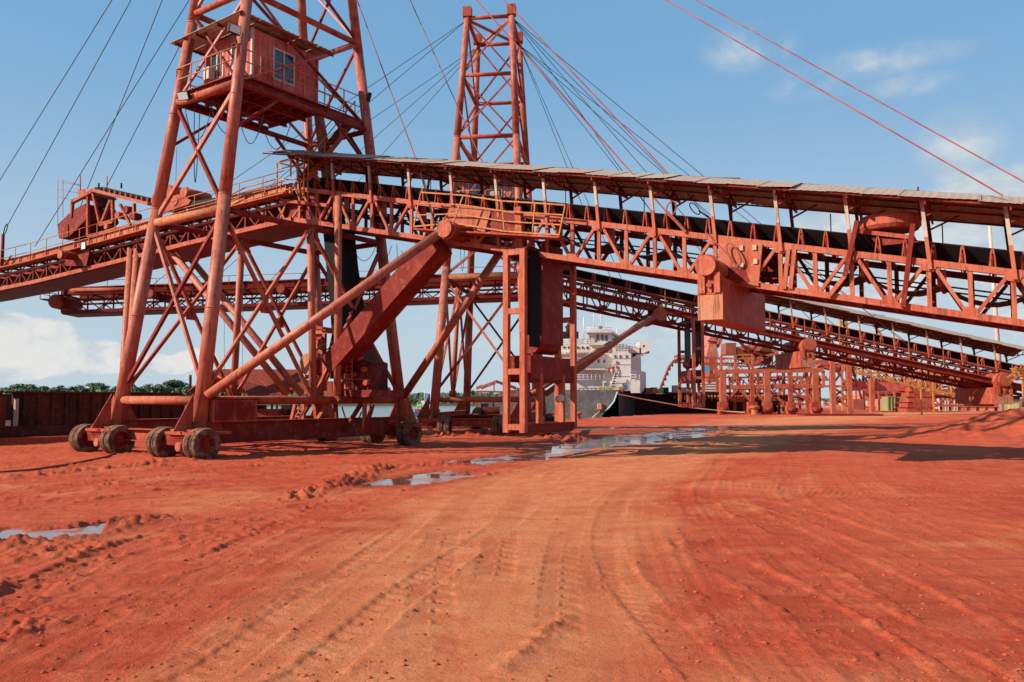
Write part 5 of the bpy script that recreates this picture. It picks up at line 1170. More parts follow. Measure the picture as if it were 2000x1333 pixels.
# small ferry on the river
fy = thing('river_ferry', 'small white and green work boat with a blue funnel out on the river', 'boat', at(832, 812, 150))
z0 = -3
MB().prism([at(806, 806, 150), at(858, 806, 150), at(856, 815, 150), at(812, 815, 150)], (0, 6, 0)).build('hull', M['blue2'], fy)
sb(fy, 'deck_cargo', 810, 800, 855, 807, 150, 5, 'brown'); sb(fy, 'deckhouse', 814, 790, 850, 801, 150.5, 4, 'shipwhite'); sb(fy, 'wheelhouse', 822, 783, 836, 791, 151, 3, 'shipwhite')
rod(fy, 'funnel', at(836, 770, 152), at(837, 790, 152), .5, 'blue2', 14)
for x in (816, 823, 831, 843, 851): rod(fy, 'deck_post', at(x, 786, 149.8), at(x, 801, 149.8), .12, 'green', 6)
for x, m_ in ((818, 'green'), (828, 'shipwhite'), (846, 'green')): sb(fy, 'window_band', x, 793, x+5, 797, 150.3, .1, m_)
for x in (829, 841, 846): rod(fy, 'mast', at(x, 762, 151), at(x, 786, 151), .07, 'shipwhite', 5)

# ------------------------------------------------------------------ sheds by the quay
def shed(nm, label, P, roofs, posts, walls=()):
    g = thing(nm, label, 'shed', P)
    for pts, th in roofs:
        a, b, c, d = [T3(p) for p in pts]; n = max(3, int((b-a).length/.9))
        for i in range(n):
            p0, p1, p2, p3 = a.lerp(b, i/n), a.lerp(b, (i+1)/n-.01), d.lerp(c, (i+1)/n-.01), d.lerp(c, i/n)
            j = Vector((0, 0, random.uniform(-.05, .06))); MB().prism([p0, p1, p2+j, p3+j], (0, 0, th)).build('roof_sheet', M['shed'], g)
    for a, b, w, m_ in posts: bar(g, 'post', a, b, w, w, m_)
    return g
Y = 45.0
shed('quay_shed', 'open shed with a sagging rusted sheet roof behind the near tower', at(510, 800, Y),
     [([at(420, 723, Y-1), at(586, 724, Y-1), at(600, 762, Y-3.5), at(470, 756, Y-3.5)], .05), ([at(470, 745, Y-3.7), at(545, 764, Y-3.7), at(560, 784, Y-5), at(485, 776, Y-5)], .05), ([at(420, 723, Y-1), at(586, 724, Y-1), at(575, 770, Y+2), at(366, 765, Y+2)], .05)],
     [(at(x, 735, Y-1+d), gnd(x, 825 if d == 0 else 822), .14, 'steel') for x, d in ((425, 0), (500, 0), (585, 0), (372, 2))]+[(at(420, 731, Y-1.2), at(456, 750, Y-3.4), .12, 'steel2'), (at(420, 753, Y-3.2), at(458, 755, Y-3.4), .10, 'steel2')])
Y = 66.0
shed('quay_shed', 'second small open shed with a peaked truss roof left of the hanging frame', at(965, 800, Y),
     [([at(930, 762, Y), at(968, 748, Y), at(968, 744, Y+5), at(930, 758, Y+5)], .06), ([at(968, 748, Y), at(1030, 770, Y), at(1030, 766, Y+5), at(968, 744, Y+5)], .06)],
     [(at(x, 765, Y), gnd(x, 829), .16, 'steel') for x in (931, 1001, 1040)]+[(at(931, 765, Y), at(1030, 767, Y), .14, 'steel'), (at(965, 748, Y), at(965, 765, Y), .1, 'steel'), (at(940, 760, Y), at(968, 749, Y), .12, 'steel2')])
# machine silhouettes on the quay edge behind the tower
def quay_machine(px, py, Y, label, flip):
    o = at(px, py, Y); o.z = 0; g = thing('quay_winch', label, 'winch', o); f = -1 if flip else 1
    MB().box(o+Vector((0, 0, .45)), 2.3, 1.2, .5).build('skid', M['black'], g); MB().box(o+Vector((.35*f, 0, 1.05)), 1.2, 1.0, .8).build('engine_cover', M['barge_red'], g)
    rod(g, 'drum', o+Vector((-.6*f, -.55, 1.0)), o+Vector((-.6*f, .55, 1.0)), .42, 'black', 18); rod(g, 'exhaust_pipe', o+Vector((.5*f, .1, 1.3)), o+Vector((.5*f, .1, 2.0)), .06, 'black', 8)
    MB().box(o+Vector((-.1*f, 0, 1.5)), .5, .6, .35).build('control_box', M['black'], g); rod(g, 'lever', o+Vector((-.3*f, -.3, 1.2)), o+Vector((-.45*f, -.3, 1.9)), .03, 'black', 6)
quay_machine(512, 840, 47, 'dark winch skid on the quay edge, left one below the rusted shed roof', False); quay_machine(556, 838, 48, 'dark winch skid on the quay edge beside the leaning ladder', True)
quay_machine(950, 835, 60, 'dark winch skid beneath the peaked truss shed', False)

# ------------------------------------------------------------------ yard structures far right
def lattice(g, a, b, h, bay, w, mat, W=1.6, t=.14):
    """box truss from a to b (lower near chord), height h"""
    a = T3(a); b = T3(b); d = (b-a); n = max(1, round(d.length/bay)); up = Vector((0, 0, h)); sd = Vector((-d.y, d.x, 0)).normalized()*W
    for off in (Vector(), sd):
        bar(g, 'chord', a+off, b+off, t, t, mat); bar(g, 'chord', a+up+off, b+up+off, t, t, mat)
        for i in range(n+1):
            p = a.lerp(b, i/n)+off; bar(g, 'truss_post', p, p+up, t*.7, t*.7, mat)
            if i < n: q = a.lerp(b, (i+1)/n)+off; bar(g, 'truss_diagonal', (p if i % 2 else p+up), (q+up if i % 2 else q), t*.65, t*.65, mat)
    for i in range(n+1): p = a.lerp(b, i/n); bar(g, 'cross_tie', p, p+sd, t*.6, t*.6, mat); bar(g, 'cross_tie', p+up, p+up+sd, t*.6, t*.6, mat)
Y = 104.0
tg = thing('support_trestle', 'orange steel trestle of posts and beams under the far conveyor', 'trestle', gnd(1480, 800))
def tp(px, py, d=0): return at(px, py, Y+d)
for d in (0, 5):
    for x in (1411, 1497, 1591): 
        g_ = tp(x, 725, d); bar(tg, 'post', Vector((g_.x, g_.y, 0)), g_, .75, .75, 'steel2')
    for x in (1468, 1543): g_ = tp(x, 728, d); bar(tg, 'post', Vector((g_.x, g_.y, 0)), g_, .5, .5, 'steel')
    for y0, y1, x0, x1, w in ((727, 723, 1394, 1608, .55), (757, 754, 1412, 1608, .55)): bar(tg, 'beam', tp(x0, y0, d), tp(x1, y1, d), .4, w, 'steel2')
    for x0, y0, x1, y1 in ((1412, 790, 1440, 760), (1445, 760, 1470, 788), (1497, 790, 1470, 760), (1500, 760, 1530, 788), (1591, 788, 1570, 762), (1500, 788, 1528, 762), (1545, 762, 1590, 790), (1608, 724, 1608, 756), (1412, 757, 1412, 757.1), (1560, 735, 1570, 754), (1430, 745, 1440, 726)): bar(tg, 'brace', tp(x0, y0, d), tp(x1, y1, d), .3, .3, 'steel2' if d == 0 else 'dark', (0, 1, 0))
for x in (1409, 1436, 1470): bar(tg, 'railing_post', tp(x, 694), tp(x, 727), .28, .28, 'steel2')
for y in (695, 702): bar(tg, 'handrail', tp(1409, y), tp(1470, y-2), .14, .14, 'yellow')
bar(tg, 'brace', tp(1450, 698), tp(1469, 718), .2, .2, 'steel2')
for x in (1411, 1497, 1591, 1468, 1543): g_ = tp(x, 790); MB().box((g_.x, g_.y-.1, .8), 1.1, 1.1, 1.5).build('base_block', M['steel'], tg); rod(tg, 'base_roller', Vector((g_.x-.6, g_.y-.9, .6)), Vector((g_.x+.6, g_.y-.9, .6)), .28, 'dark', 14)
for i in range(7): x = 1500+13*i; bar(tg, 'truss_diagonal', tp(x, 755-3*(i % 2), 2), tp(x+6, 727, 2), .15, .15, 'steel')
# idler lines beneath, and hoppers between the posts
for x0, x1, y in ((1426, 1462, 775), (1512, 1545, 773)):
    hp = thing('feed_hopper', 'small orange feed hopper between the trestle posts, '+('left' if x0 < 1500 else 'right')+' one', 'hopper', gnd((x0+x1)/2, 803))
    MB().prism([tp(x0, y, 2), tp(x1, y, 2), tp(x1-8, y+10, 2), tp(x0+8, y+10, 2)], (0, 2, 0)).build('hopper', M['steel2'], hp)
    for i in range(6): x = x0+(x1-x0)*(i+.5)/6; bar(hp, 'rib', tp(x, y-3, 1.9), tp(x, y+7, 1.9), .15, .1, 'dark')
    for x in (x0+9, x1-9): a = tp(x, y+9, 3); bar(hp, 'post', a, Vector((a.x, a.y, 0)), .3, .3, 'steel')
# elevated conveyor of the yard with drive cabin on top
Y = 118.0
yc = thing('yard_conveyor', 'far orange lattice conveyor with a brown drive house on top, left of the round-pin box', 'conveyor', gnd(1500, 797))
lattice(yc, at(1322, 708, Y), at(1470, 716, Y), 1.0, 1.6, .1, 'steel2', t=.14); lattice(yc, at(1470, 722, Y), at(1625, 702, Y), 2.2, 2.6, .1, 'steel2', t=.22)
MB().prism([at(1470, 722, Y-.2), at(1625, 702, Y-.2), at(1625, 709, Y-.2), at(1470, 729, Y-.2)], (0, 2, 0)).build('side_girder', M['steel2'], yc)
lattice(yc, at(1375, 737, Y), at(1500, 737, Y), 2.0, 2.4, .1, 'steel', t=.16)
for x in range(1480, 1625, 12): rod(yc, 'roller', at(x, 703-(x-1480)*.12, Y-.3), at(x, 694-(x-1480)*.12, Y-.3), .18, 'black', 6)
sb(yc, 'drive_house', 1418, 670, 1438, 692, Y-1, 3, 'brown'); MB().prism([at(1440, 678, Y-1), at(1515, 684, Y-1), at(1505, 712, Y-1), at(1475, 716, Y-1), at(1440, 690, Y-1)], (0, 3, 0)).build('transfer_house', M['barge_red'], yc)
MB().prism([at(1440, 678, Y-1.3), at(1490, 668, Y-1.3), at(1500, 678, Y-1.3), at(1515, 688, Y-1.3), at(1450, 684, Y-1.3)], (0, 3, 0)).build('transfer_roof', M['concrete'], yc)
for x0, y0, x1, y1 in ((1445, 668, 1465, 690), (1465, 690, 1485, 668), (1455, 680, 1500, 700), (1480, 700, 1520, 690), (1452, 712, 1470, 700), (1462, 716, 1490, 702)): bar(yc, 'brace', at(x0, y0, Y-1.8), at(x1, y1, Y-1.8), .35, .35, 'dark' if x0 % 2 else 'steel2', (0, 1, 0))
for x in (1400, 1440, 1480, 1530, 1575): a = at(x, 720, Y); bar(yc, 'post', a, Vector((a.x, a.y, 0)), .35, .35, 'steel')
for k in range(26):
    x = 1375+9.5*k+random.uniform(-3, 3); y = random.uniform(728, 752); l = random.uniform(5, 14); bar(yc, 'bracket', at(x, y, Y+1), at(x+random.uniform(-6, 6), y+l, Y+1), .2, .2, random.choice(['steel2', 'steel', 'pink', 'dark']), (0, 1, 0))
# curved discharge chute
ch = thing('discharge_chute', 'thin curved chute bending down to the barge deck at the far conveyor end', 'chute', at(1288, 764, Y))
pth = [(1352, 702), (1335, 700), (1325, 701), (1315, 706), (1306, 718), (1299, 735), (1292, 752), (1288, 765)]
MB().path([at(x, y, Y) for x, y in pth], .19, 8).build('pipe', M['brown'], ch)
for i in range(12):
    f = i/12*(len(pth)-1); j = int(f); f -= j; x = pth[j][0]*(1-f)+pth[j+1][0]*f+3; y = pth[j][1]*(1-f)+pth[j+1][1]*f+2; MB().box(at(x, y, Y-.2), .2, .2, .4).build('hoop', M['dark'], ch)
# pink crane
cr = thing('dock_crane', 'pinkish dock crane with a round slewing head behind the slim hanging frame', 'crane', gnd(1390, 797)); Yc = 135.0
MB().prism([at(1379, 697, Yc), at(1404, 697, Yc), at(1399, 672, Yc), at(1385, 672, Yc)], (0, 4, 0)).build('tower', M['pink'], cr)
rod(cr, 'slewing_head', at(1377, 667, Yc+2), at(1404, 669, Yc+2), .95, 'pink', 16); MB().prism([at(1383, 665, Yc), at(1388, 657, Yc), at(1396, 657, Yc), at(1402, 668, Yc)], (0, 3, 0)).build('machine_hood', M['pink'], cr)
for e in (0, 5): bar(cr, 'jib', at(1402+e, 672, Yc), at(1418+e, 622, Yc), .22, .22, 'pink', (0, 1, 0))
for k in range(9): bar(cr, 'lacing', at(1403+k*1.8, 668-k*5, Yc), at(1410+k*1.8, 662-k*5, Yc), .12, .12, 'pink', (0, 1, 0))
MB().prism([at(1385, 697, Yc), at(1400, 697, Yc), at(1398, 790, Yc), at(1384, 790, Yc)], (0, 3, 0)).build('pedestal', M['steel'], cr)
sb(cr, 'blue_sheet', 1375, 716, 1386, 728, 116, .3, 'blue'); 
wb = thing('white_pontoon', 'pale layered pontoon house between the slim frame and the trestle', 'pontoon', at(1385, 765, 125))
for i in range(4): sb(wb, 'deck', 1376, 747+5*i, 1412, 750+5*i, 125, 5, 'shipwhite')
sb(wb, 'house', 1380, 750, 1410, 766, 126, 4, 'roof2')
# red girder bridge and tall posts
rg = thing('girder_bridge', 'long red box girder spanning the far yard', 'girder', gnd(1720, 792)); Y = 120
MB().prism([at(1655, 747, Y), at(1775, 746, Y), at(1775, 764, Y), at(1655, 764, Y)], (0, 2, 0)).build('girder', M['cabin'], rg)
MB().prism([at(1600, 702, Y+1), at(1648, 715, Y+1), at(1648, 728, Y+1), at(1600, 716, Y+1)], (0, 2, 0)).build('sloping_girder', M['cabin'], rg)
for x in (1702, 1776): a = at(x, 740, Y-.5); bar(rg, 'post', a, Vector((a.x, a.y, 0)), .6, .6, 'steel2')
for i in range(18): rod(rg, 'roller', at(1658+6.4*i, 740, Y), at(1661+6.4*i, 745, Y), .15, 'black', 5)
pt = thing('portal_trestle', 'pair of tall orange posts with ladders of bracing in front of the red girder', 'trestle', gnd(1640, 797)); Y = 96
for x, w in ((1624, .55), (1656, .55)): a = at(x, 676, Y); bar(pt, 'post', a, Vector((a.x, a.y, 0)), w, w, 'steel2')
for y in (712, 755, 778): bar(pt, 'beam', at(1600 if y < 760 else 1624, y, Y), at(1656, y, Y), .25, .25, 'steel2')
for y0, y1 in ((713, 752), (756, 777), (778, 792)): bar(pt, 'brace', at(1626, y0, Y), at(1654, y1, Y), .2, .2, 'steel2', (0, 1, 0)); bar(pt, 'brace', at(1654, y0, Y), at(1626, y1, Y), .2, .2, 'steel2', (0, 1, 0))
bar(pt, 'post', at(1608, 730, Y), at(1608, 757, Y), .3, .3, 'steel2'); bar(pt, 'brace', at(1662, 712, Y), at(1688, 796, Y), .2, .2, 'dark', (0, 1, 0)); MB().box(at(1674, 790, Y), 1.2, 1, 1.2).build('motor_box', M['brown'], pt)
MB().box(Vector((at(1640, 796, Y).x, Y, .1)), 9, 2.5, .25).build('base_slab', M['dark'], pt)
# yellow lattice conveyors
Y = 100
yt = thing('yellow_conveyor', 'bright yellow lattice conveyor sloping down to the ground below the far gallery', 'conveyor', gnd(1880, 796))
lattice(yt, at(1655, 722, Y), at(1795, 757, Y), 1.2, 1.8, .1, 'yellow2', t=.15, W=1.5); lattice(yt, at(1795, 757, Y), at(1890, 776, Y), 2.0, 1.7, .1, 'yellow2', t=.2, W=2.2)
for x in (1798, 1822): bar(yt, 'post', at(x, 745, Y), Vector((at(x, 745, Y).x, Y, 0)), .15, .15, 'yellow2')
for x in (1882, 1891): rod(yt, 'round_lamp', at(x, 765, Y-.6), at(x, 765, Y-.4), .42, 'white', 18)
bar(yt, 'lamp_post', at(1886, 770, Y-.3), at(1886, 790, Y-.3), .2, .2, 'steel2')
ym = thing('yellow_mast', 'small yellow lattice mast standing behind the far roof', 'mast', gnd(1651, 795)); Y = 130
for x in (1641, 1653): bar(ym, 'leg', at(x, 612, Y), Vector((at(x, 612, Y).x, Y, 0)), .3, .3, 'yellow2')
for k in range(12): bar(ym, 'lacing', at(1641 if k % 2 else 1653, 614+6*k, Y), at(1653 if k % 2 else 1641, 620+6*k, Y), .2, .2, 'pink' if k % 3 else 'yellow2', (0, 1, 0))
bar(ym, 'stay_arm', at(1700, 628, Y), at(1722, 655, Y), .3, .3, 'yellow2', (0, 1, 0))
# white pole
wp = thing('white_pole', 'tall plain white pole rising behind both conveyors at right', 'pole', gnd(1944, 790)); a = at(1932, 430, 90); rod(wp, 'pole_shaft', Vector((a.x+.6, 90, 0)), a, .30, 'white', 14, .16); rod(wp, 'pole_base', Vector((a.x+.6, 90, 0)), Vector((a.x+.6, 90, .4)), .5, 'concrete', 14)
# containers, blocks
def cont(px, py, Y, w, h, d, mat, label):
    o = at(px, py, Y); o.z = 0; g = thing('shipping_container', label, 'container', o, 'containers in the far yard')
    MB().box(o+Vector((0, 0, h/2)), w-.1, d-.1, h-.08).build('container_body', M[mat], g)
    for k in range(int(w/.45)+1): x = -w/2+.05+k*(w-.1)/int(w/.45); MB().box(o+Vector((x, -d/2+.01, h/2)), .12, .12, h-.15).build('rib', M[mat], g)
    for s_ in (-1, 1):
        for r_ in (-1, 1): MB().box(o+Vector((s_*(w/2-.06), r_*(d/2-.04), h/2)), .14, .14, h).build('corner_post', M[mat], g)
    for zz in (.08, h-.08): MB().box(o+Vector((0, -d/2+.02, zz)), w, .1, .14).build('rail', M[mat], g)
M['lime'] = worn('lime_paint', (0.24, 0.27, 0.11), (0.4, 0.25, 0.12), 0.3, 0.6); M['greyblue'] = worn('grey_blue_paint', (0.28, 0.26, 0.30), (0.4, 0.25, 0.22), 0.4, 0.6)
cont(1738, 785, 130, 1.6, 2.3, 2.4, 'lime', 'yellow-green container end, left one in front of the red girder'); cont(1760, 785, 130.5, 2.0, 2.2, 2.4, 'greyblue', 'grey-blue container right beside the yellow-green one')
cont(1728, 786, 132, 1.6, 1.9, 3, 'pink', 'pink container at the left of the yellow-green one')
cont(2004, 782, 75, 2.6, 1.6, 2.4, 'lime', 'green container partly behind the ore heap at the right edge'); cont(1845, 782, 135, 3.0, 2.0, 2.4, 'white', 'pale container under the yellow conveyor')
sw_ = thing('stacked_slabs', 'reddish stepped stack of slabs right of the containers', 'slab stack', gnd(1795, 797)); 
for i in range(6):
    o = at(1788, 786, 120); MB().box(Vector((o.x+random.uniform(-.2, .2), 120, .25+.75*i)), 4.6-.35*i, 4, .6).build('slab', M['steel'], sw_)
wl = thing('white_wall', 'long low white wall at the back of the yard behind the trestle', 'wall', gnd(1650, 790)); 
MB().prism([at(1500, 791, 150), at(1735, 791, 150), at(1735, 784.5, 150), at(1500, 786, 150)], (0, .4, 0)).build('wall', M['white'], wl)
for i in range(14): MB().box(at(1503+17.4*i, 788, 149.9), .35, .5, .9).build('wall_pier', M['white'], wl)
bw = thing('yard_building', 'long pink-brown shed wall far behind the containers', 'building', gnd(1800, 790))
MB().prism([at(1690, 790, 170), at(1960, 790, 170), at(1960, 768, 170), at(1690, 770, 170)], (0, 12, 0)).build('wall', M['concrete'], bw); MB().prism([at(1686, 770, 169), at(1964, 768, 169), at(1964, 762, 176), at(1686, 764, 176)], (0, 0, .3)).build('roof', M['shed'], bw)
for i in range(10): sb(bw, 'door', 1705+25*i, 777, 1713+25*i, 789, 169.9, .08, 'brown')
# concrete footing below the low end
fo = thing('gallery_footing', 'dark concrete piers under the low end of the farther gallery', 'pier', gnd(1925, 795)); Y = 56
for x0, x1 in ((1910, 1922), (1926, 1940)): MB().prism([at(x0, 758, Y), at(x1, 758, Y), at(x1+2, 794, Y), at(x0-2, 794, Y)], (0, 1.6, 0)).build('pier', M['concrete'], fo)
MB().prism([at(1900, 742, Y), at(1946, 750, Y), at(1946, 760, Y), at(1900, 758, Y)], (0, 1.8, 0)).build('beam', M['dark'], fo)
for x in (1908, 1926, 1940): MB().box(Vector((at(x, 795, Y-1).x, Y-1, .3)), .55, .6, .5).build('loose_block', M['concrete'], fo)
# ochre stair frame at the right edge
st = thing('access_stair', 'ochre stair frame beside the low end of the farther gallery at the right edge', 'stair', gnd(2000, 795)); Y = 50
for x0, y0, x1, y1 in ((1968, 738, 2003, 712), (1975, 745, 2010, 719), (1985, 718, 2002, 742), (1993, 712, 2010, 736)): bar(st, 'stringer', at(x0, y0, Y), at(x1, y1, Y), .09, .09, 'yellow', (0, 1, 0))
for i in range(8): a = at(1986+2.2*i, 720+2.9*i, Y); MB().box(a, .5, .6, .05).build('tread', M['yellow'], st)
bar(st, 'post', at(1998, 740, Y), Vector((at(1998, 740, Y).x, Y, 0)), .12, .12, 'yellow')
# dense far plant: frames, stairs and pipe racks behind the trestles
for gi, (xa, xb, ya, yb, Yf, lab) in enumerate(((1425, 1600, 738, 790, 132, 'rusty far plant frame seen between the posts of the trestle'), (1655, 1790, 700, 745, 140, 'rusty far plant frame above the long red girder'), (1800, 1960, 728, 792, 125, 'rusty far plant frame behind the yellow conveyor'))):
    pf = thing('plant_frame', lab, 'steel frame', gnd((xa+xb)/2, 796)); r9 = random.Random(40+gi)
    xs_ = [xa+(xb-xa)*i/9 for i in range(10)]; ys_ = [ya+(yb-ya)*i/3 for i in range(4)]
    for x in xs_:
        q = at(x, ya+r9.uniform(-6, 10), Yf); bar(pf, 'post', q, Vector((q.x, q.y, 0)), .3, .3, r9.choice(['steel', 'steel2', 'dark', 'pink']))
    for y in ys_: bar(pf, 'beam', at(xa-3, y, Yf-.3), at(xb+3, y+r9.uniform(-2, 2), Yf-.3), .26, .3, r9.choice(['steel', 'steel2', 'brown']))
    for i in range(9):
        for j in range(3):
            if r9.random() < .7: bar(pf, 'brace', at(xs_[i], ys_[j], Yf-.1), at(xs_[i+1], ys_[j+1], Yf-.1), .16, .16, r9.choice(['steel', 'steel2', 'dark', 'pink']), (0, 1, 0))
            if r9.random() < .4: bar(pf, 'brace', at(xs_[i+1], ys_[j], Yf), at(xs_[i], ys_[j+1], Yf), .16, .16, r9.choice(['steel', 'dark']), (0, 1, 0))
            if r9.random() < .35: q0, q1 = at(xs_[i]+2, ys_[j]+2, Yf+1), at(xs_[i+1]-3, ys_[j]+r9.uniform(6, 14), Yf+1); MB().prism([Vector((q0.x, Yf+1, q1.z)), Vector((q1.x, Yf+1, q1.z)), Vector((q1.x, Yf+1, q0.z)), Vector((q0.x, Yf+1, q0.z))], (0, 1.5, 0)).build('equipment_box', M[r9.choice(['brown', 'steel', 'concrete', 'barge_red', 'dark'])], pf)
            if r9.random() < .5: rod(pf, 'pipe', at(xs_[i], ys_[j]+r9.uniform(2, 9), Yf+.6), at(xs_[i+1]+r9.uniform(0, 20), ys_[j]+r9.uniform(2, 9), Yf+.6), .12, r9.choice(['steel2', 'roof', 'dark']), 6)
# bollards
def bollard(px, py, sc, mat, label):
    o = gnd(px, py); g = thing('mooring_bollard', label, 'bollard', o, 'bollards along the quay edge')
    MB().lathe([(0, .62*sc), (.1*sc, .62*sc), (.14*sc, .38*sc), (.62*sc, .30*sc), (.74*sc, .52*sc), (.92*sc, .56*sc), (1.0*sc, .40*sc), (1.0*sc, 0)], o, (0, 0, 1), 20).build('bollard_post', M[mat], g)
    MB().box(o+Vector((0, 0, .04*sc)), 1.5*sc, 1.5*sc, .08*sc).build('base_plate', M[mat], g)
bollard(1474, 812, 1.15, 'steel2', 'rusty red bollard holding the pale mooring rope'); bollard(1524, 806, 1.0, 'concrete', 'pale drum-shaped bollard right of the rope bollard'); bollard(1545, 806, .8, 'pink', 'small pink bollard at the right of the pair'); bollard(1128, 822, .8, 'cabin', 'bright red bollard on the quay beside the grey hull')
# red hose / cable on the ground
cbm = MB(); cbm.path([gnd(x, y, .05) for x, y in ((-30, 925), (60, 918), (140, 906), (205, 893), (240, 880), (262, 872))], .035, 6); tag(cbm.build('power_cable', M['redwire'], None), 'thin red power cable curving over the mud from the left to the near tyres', 'cable')
c2 = MB(); c2.path([gnd(x, y, .3) for x, y in ((985, 842), (960, 828), (935, 812), (915, 810))], .05, 6); c2.path([gnd(x, y, .1) for x, y in ((990, 846), (950, 838), (912, 822))], .05, 6); tag(c2.build('power_cable', M['rope'], None), 'pale cable pair lying across the wheel girder left of the hanging frame', 'cable')
dr = thing('steel_drum', 'crumpled red drum lying in the mud berm below the hanging frame', 'drum', gnd(1062, 852)); o = gnd(1062, 855); rod(dr, 'shell', o+Vector((-.35, 0, .42)), o+Vector((.35, .15, .42)), .33, 'steel2', 20); rod(dr, 'rim', o+Vector((-.38, -.01, .42)), o+Vector((-.34, 0, .42)), .35, 'steel', 20)
# loose stones on the near ground
st_m = []
for k in range(4):
    mb = MB(); n = 6; r_ = random.Random(k); 
    ring = [[(math.cos(2*math.pi*i/n)*w*(r_.uniform(.75, 1.1)), math.sin(2*math.pi*i/n)*w*r_.uniform(.75, 1.1), z) for i in range(n)] for w, z in ((.8, -.3), (1, .15), (.55, .55))]
    for a, b in zip(ring[:-1], ring[1:]):
        o_ = len(mb.v); mb.v += a+b
        for i in range(n): j = (i+1) % n; mb.f.append((o_+i, o_+j, o_+n+j, o_+n+i))
    mb.f.append(tuple(range(len(mb.v)-n, len(mb.v)))); st_m.append(mb)
al = MB(); r_ = random.Random(3)
for k in range(1500):
    Y = 1/r_.uniform(1/30.0, 1/5.0); x = r_.uniform(-.68, .68)*Y
    if abs(x-0.05*Y) < .12*Y and r_.random() < .75: continue
    s_ = r_.choice([.006, .008, .011, .014, .02])*(1+Y*.045); m_ = r_.choice(st_m); a = r_.uniform(0, 6.28); o_ = len(al.v); z = GZ(x, Y)
    al.v += [(x+(p[0]*math.cos(a)-p[1]*math.sin(a))*s_, Y+(p[0]*math.sin(a)+p[1]*math.cos(a))*s_, z+p[2]*s_) for p in m_.v]; al.f += [tuple(i+o_ for i in f) for f in m_.f]
st_o = al.build('loose_clods', M['ground_clod'], None); st_o['kind'] = 'stuff'; tag(st_o, 'small loose clods and pebbles of red ore scattered over the near ground', 'clods')

# ------------------------------------------------------------------ far bank trees
def leafmat(name, c0, c1):
    m, t, b = newmat(name, 0.7, 0, 0.2); oi = N(t, 'ShaderNodeObjectInfo'); g = N(t, 'ShaderNodeNewGeometry')
    n = N(t, 'ShaderNodeTexNoise', Scale=.5, Detail=3); L(t, g.outputs['Position'], n.inputs['Vector'])
    c = mixc(t, math_(t, 'ADD', math_(t, 'MULTIPLY', oi.outputs['Random'], .6), math_(t, 'MULTIPLY', n.outputs['Fac'], .5), True), c0, c1); L(t, c, b.inputs['Base Color']); return m
M['leaf'] = leafmat('river_foliage', (0.040, 0.068, 0.036), (0.105, 0.135, 0.062)); M['trunk'] = worn('bark', (0.12, 0.09, 0.07), (0.15, 0.1, 0.07), .3, .9, streak=False)
def crown(seed, rx, rz, n, flat=0.0):
    r = random.Random(seed); mb = MB(); cl = []
    for i in range(9): t = r.uniform(0, 6.28); q = r.uniform(.2, .75); cl.append((Vector((math.cos(t)*rx*q, math.sin(t)*rx*q, rz*r.uniform(-.25, .6))), r.uniform(.35, .6)))
    cl.append((Vector((0, 0, rz*.5)), .6))
    for k in range(n):
        c, w = r.choice(cl); d = Vector((r.gauss(0, 1), r.gauss(0, 1), r.gauss(0, 1))).normalized()
        p = c+Vector((d.x*rx*w, d.y*rx*w, d.z*rz*w*.8))*r.uniform(.75, 1.08)
        s = r.uniform(.35, .85); nn = (d+Vector((r.uniform(-.5, .5), r.uniform(-.5, .5), r.uniform(0, .6)))).normalized(); u_ = nn.orthogonal().normalized()*s; v_ = nn.cross(u_)
        mb.quad(p-u_-v_*.7, p+u_-v_*.5, p+u_*.6+v_, p-u_*.8+v_*.8)
    return mb
crowns = [crown(i, 5.2, 4.2, 620) for i in range(4)]+[crown(9, 9.5, 3.4, 900)]
cm = [c.mesh('crown') for c in crowns]
tmesh = MB().tube((0, 0, -6), (0, 0, 1.5), .5, 8, .28).mesh('trunk')
for c in cm: c.materials.append(M['leaf'])
tmesh.materials.append(M['trunk'])
def palm(seed):
    r = random.Random(seed); mb = MB()
    for k in range(16):
        t = 2*math.pi*k/16+r.uniform(-.2, .2); el = r.uniform(-.2, .9); pts_ = []
        for i in range(7): q = i/6; rr_ = 3.4*q; pts_.append(Vector((math.cos(t)*rr_, math.sin(t)*rr_, el*rr_-.42*rr_*rr_*.55)))
        sd = Vector((-math.sin(t), math.cos(t), 0))
        for a, b, w in zip(pts_[:-1], pts_[1:], (.25, .6, .7, .6, .45, .2)): mb.quad(a-sd*w, b-sd*w*.8+Vector((0, 0, -.3)), b, a); mb.quad(a, b, b+sd*w*.8+Vector((0, 0, -.3)), a+sd*w)
    return mb
pmesh = palm(1).mesh('fronds'); pmesh.materials.append(M['leaf']); ptrunk = MB().tube((0, 0, -9), (0, 0, 0), .25, 7, .18).mesh('trunk'); ptrunk.materials.append(M['trunk'])
rt = random.Random(21)
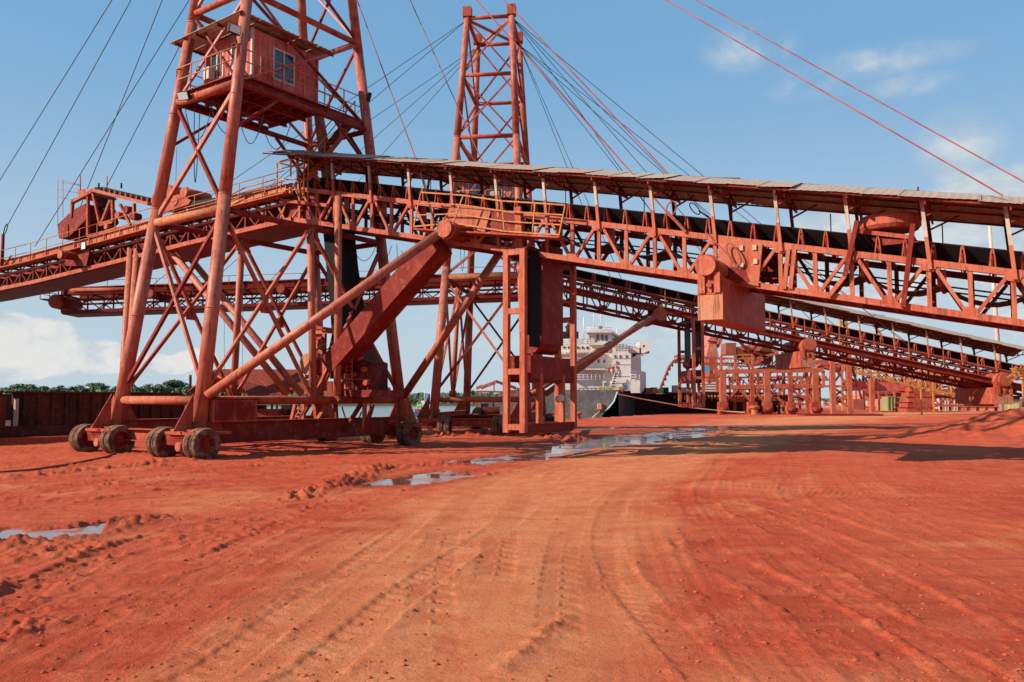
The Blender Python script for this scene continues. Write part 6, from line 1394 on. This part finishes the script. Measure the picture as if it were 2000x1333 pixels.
def plant(px, top, Y, kind, sc=1.0, nm='riverside_tree', pos=''):
    p = at(px, top, Y); 
    if kind == 'palm': me, tm, zt_, lab = pmesh, ptrunk, .6, 'coconut palm raising its fronds out of the wood on the far bank'
    elif kind == 'flat': me, tm, zt_, lab = cm[4], tmesh, 4.0*sc, pos+' of the three broad flat-topped trees above the wood on the far bank'
    else: me, tm, zt_, lab = cm[kind], tmesh, 5.2*sc, 'rounded green tree in the line of woods on the far bank'
    g = thing('palm_tree' if kind == 'palm' else nm, lab, 'palm' if kind == 'palm' else 'tree', Vector((p.x, p.y, p.z-zt_)), {'palm': 'palms on the far bank', 'flat': 'flat-topped trees on the far bank'}.get(kind, 'trees on the far bank'))
    for m_, n_ in ((me, 'crown'), (tm, 'trunk')):
        o = bpy.data.objects.new(n_, m_); COL.objects.link(o); o.parent = g; o.scale = (sc, sc, sc); o.rotation_euler = (0, 0, rt.uniform(0, 6.28)) 
for i in range(54):
    px = -10+9.0*i+rt.uniform(-4, 4)
    if px > 470: break
    top = 757-6*math.exp(-((px-330)/60)**2)-3*math.exp(-((px-100)/40)**2)+rt.uniform(-3, 3); plant(px, top, 538+rt.uniform(-8, 12), rt.randrange(4), rt.uniform(.8, 1.1))
for px, top, s_ in ((42, 748, 1.0), (190, 746, .85), (340, 740, 1.0)): plant(px, top, 540, 'flat', s_, pos={42: 'leftmost', 190: 'middle', 340: 'rightmost'}[px])
for px in (62, 84, 118, 140, 158, 226, 258, 290, 312, 365): plant(px, 752+rt.uniform(-2, 4), 528, 'palm', 1.0)
for i in range(30): px = 480+18.5*i+rt.uniform(-6, 6); plant(px, (765 if px > 600 else 758)-(12 if 725 < px < 770 else 0)+rt.uniform(-3, 3), 545+rt.uniform(-8, 12), rt.randrange(4), rt.uniform(.8, 1.1))
for px in (742, 760): plant(px, 763, 532, 'palm', 1.1)
# undergrowth and the wood behind as one mass
wd = MB(); r_ = random.Random(77)
for k in range(9000):
    px = r_.uniform(-450, 1150); Y = r_.uniform(524, 585); hgt = r_.uniform(0, 1)**.8*(8.5+1.5*math.sin(px*.05)+1.2*math.sin(px*.13+1)); x = (px-1000)/F*Y
    if px > 600: hgt *= .75
    p = Vector((x, Y, -2.2+hgt)); s = r_.uniform(.6, 1.5); nn = Vector((r_.uniform(-.6, .6), -1, r_.uniform(-.2, .9))).normalized(); u_ = nn.orthogonal().normalized()*s; v_ = nn.cross(u_)
    wd.quad(p-u_-v_*.7, p+u_-v_*.5, p+u_*.6+v_, p-u_*.8+v_*.8)
wo_ = wd.build('riverside_wood', M['leaf'], None); wo_['kind'] = 'stuff'; tag(wo_, 'dense green undergrowth along the whole far river bank', 'wood')
# green background trees right of the bollards
for i in range(22): px = 1330+34*i; plant(px, 772+rt.uniform(-3, 3), 420+rt.uniform(0, 30), rt.randrange(4), rt.uniform(.7, .9))
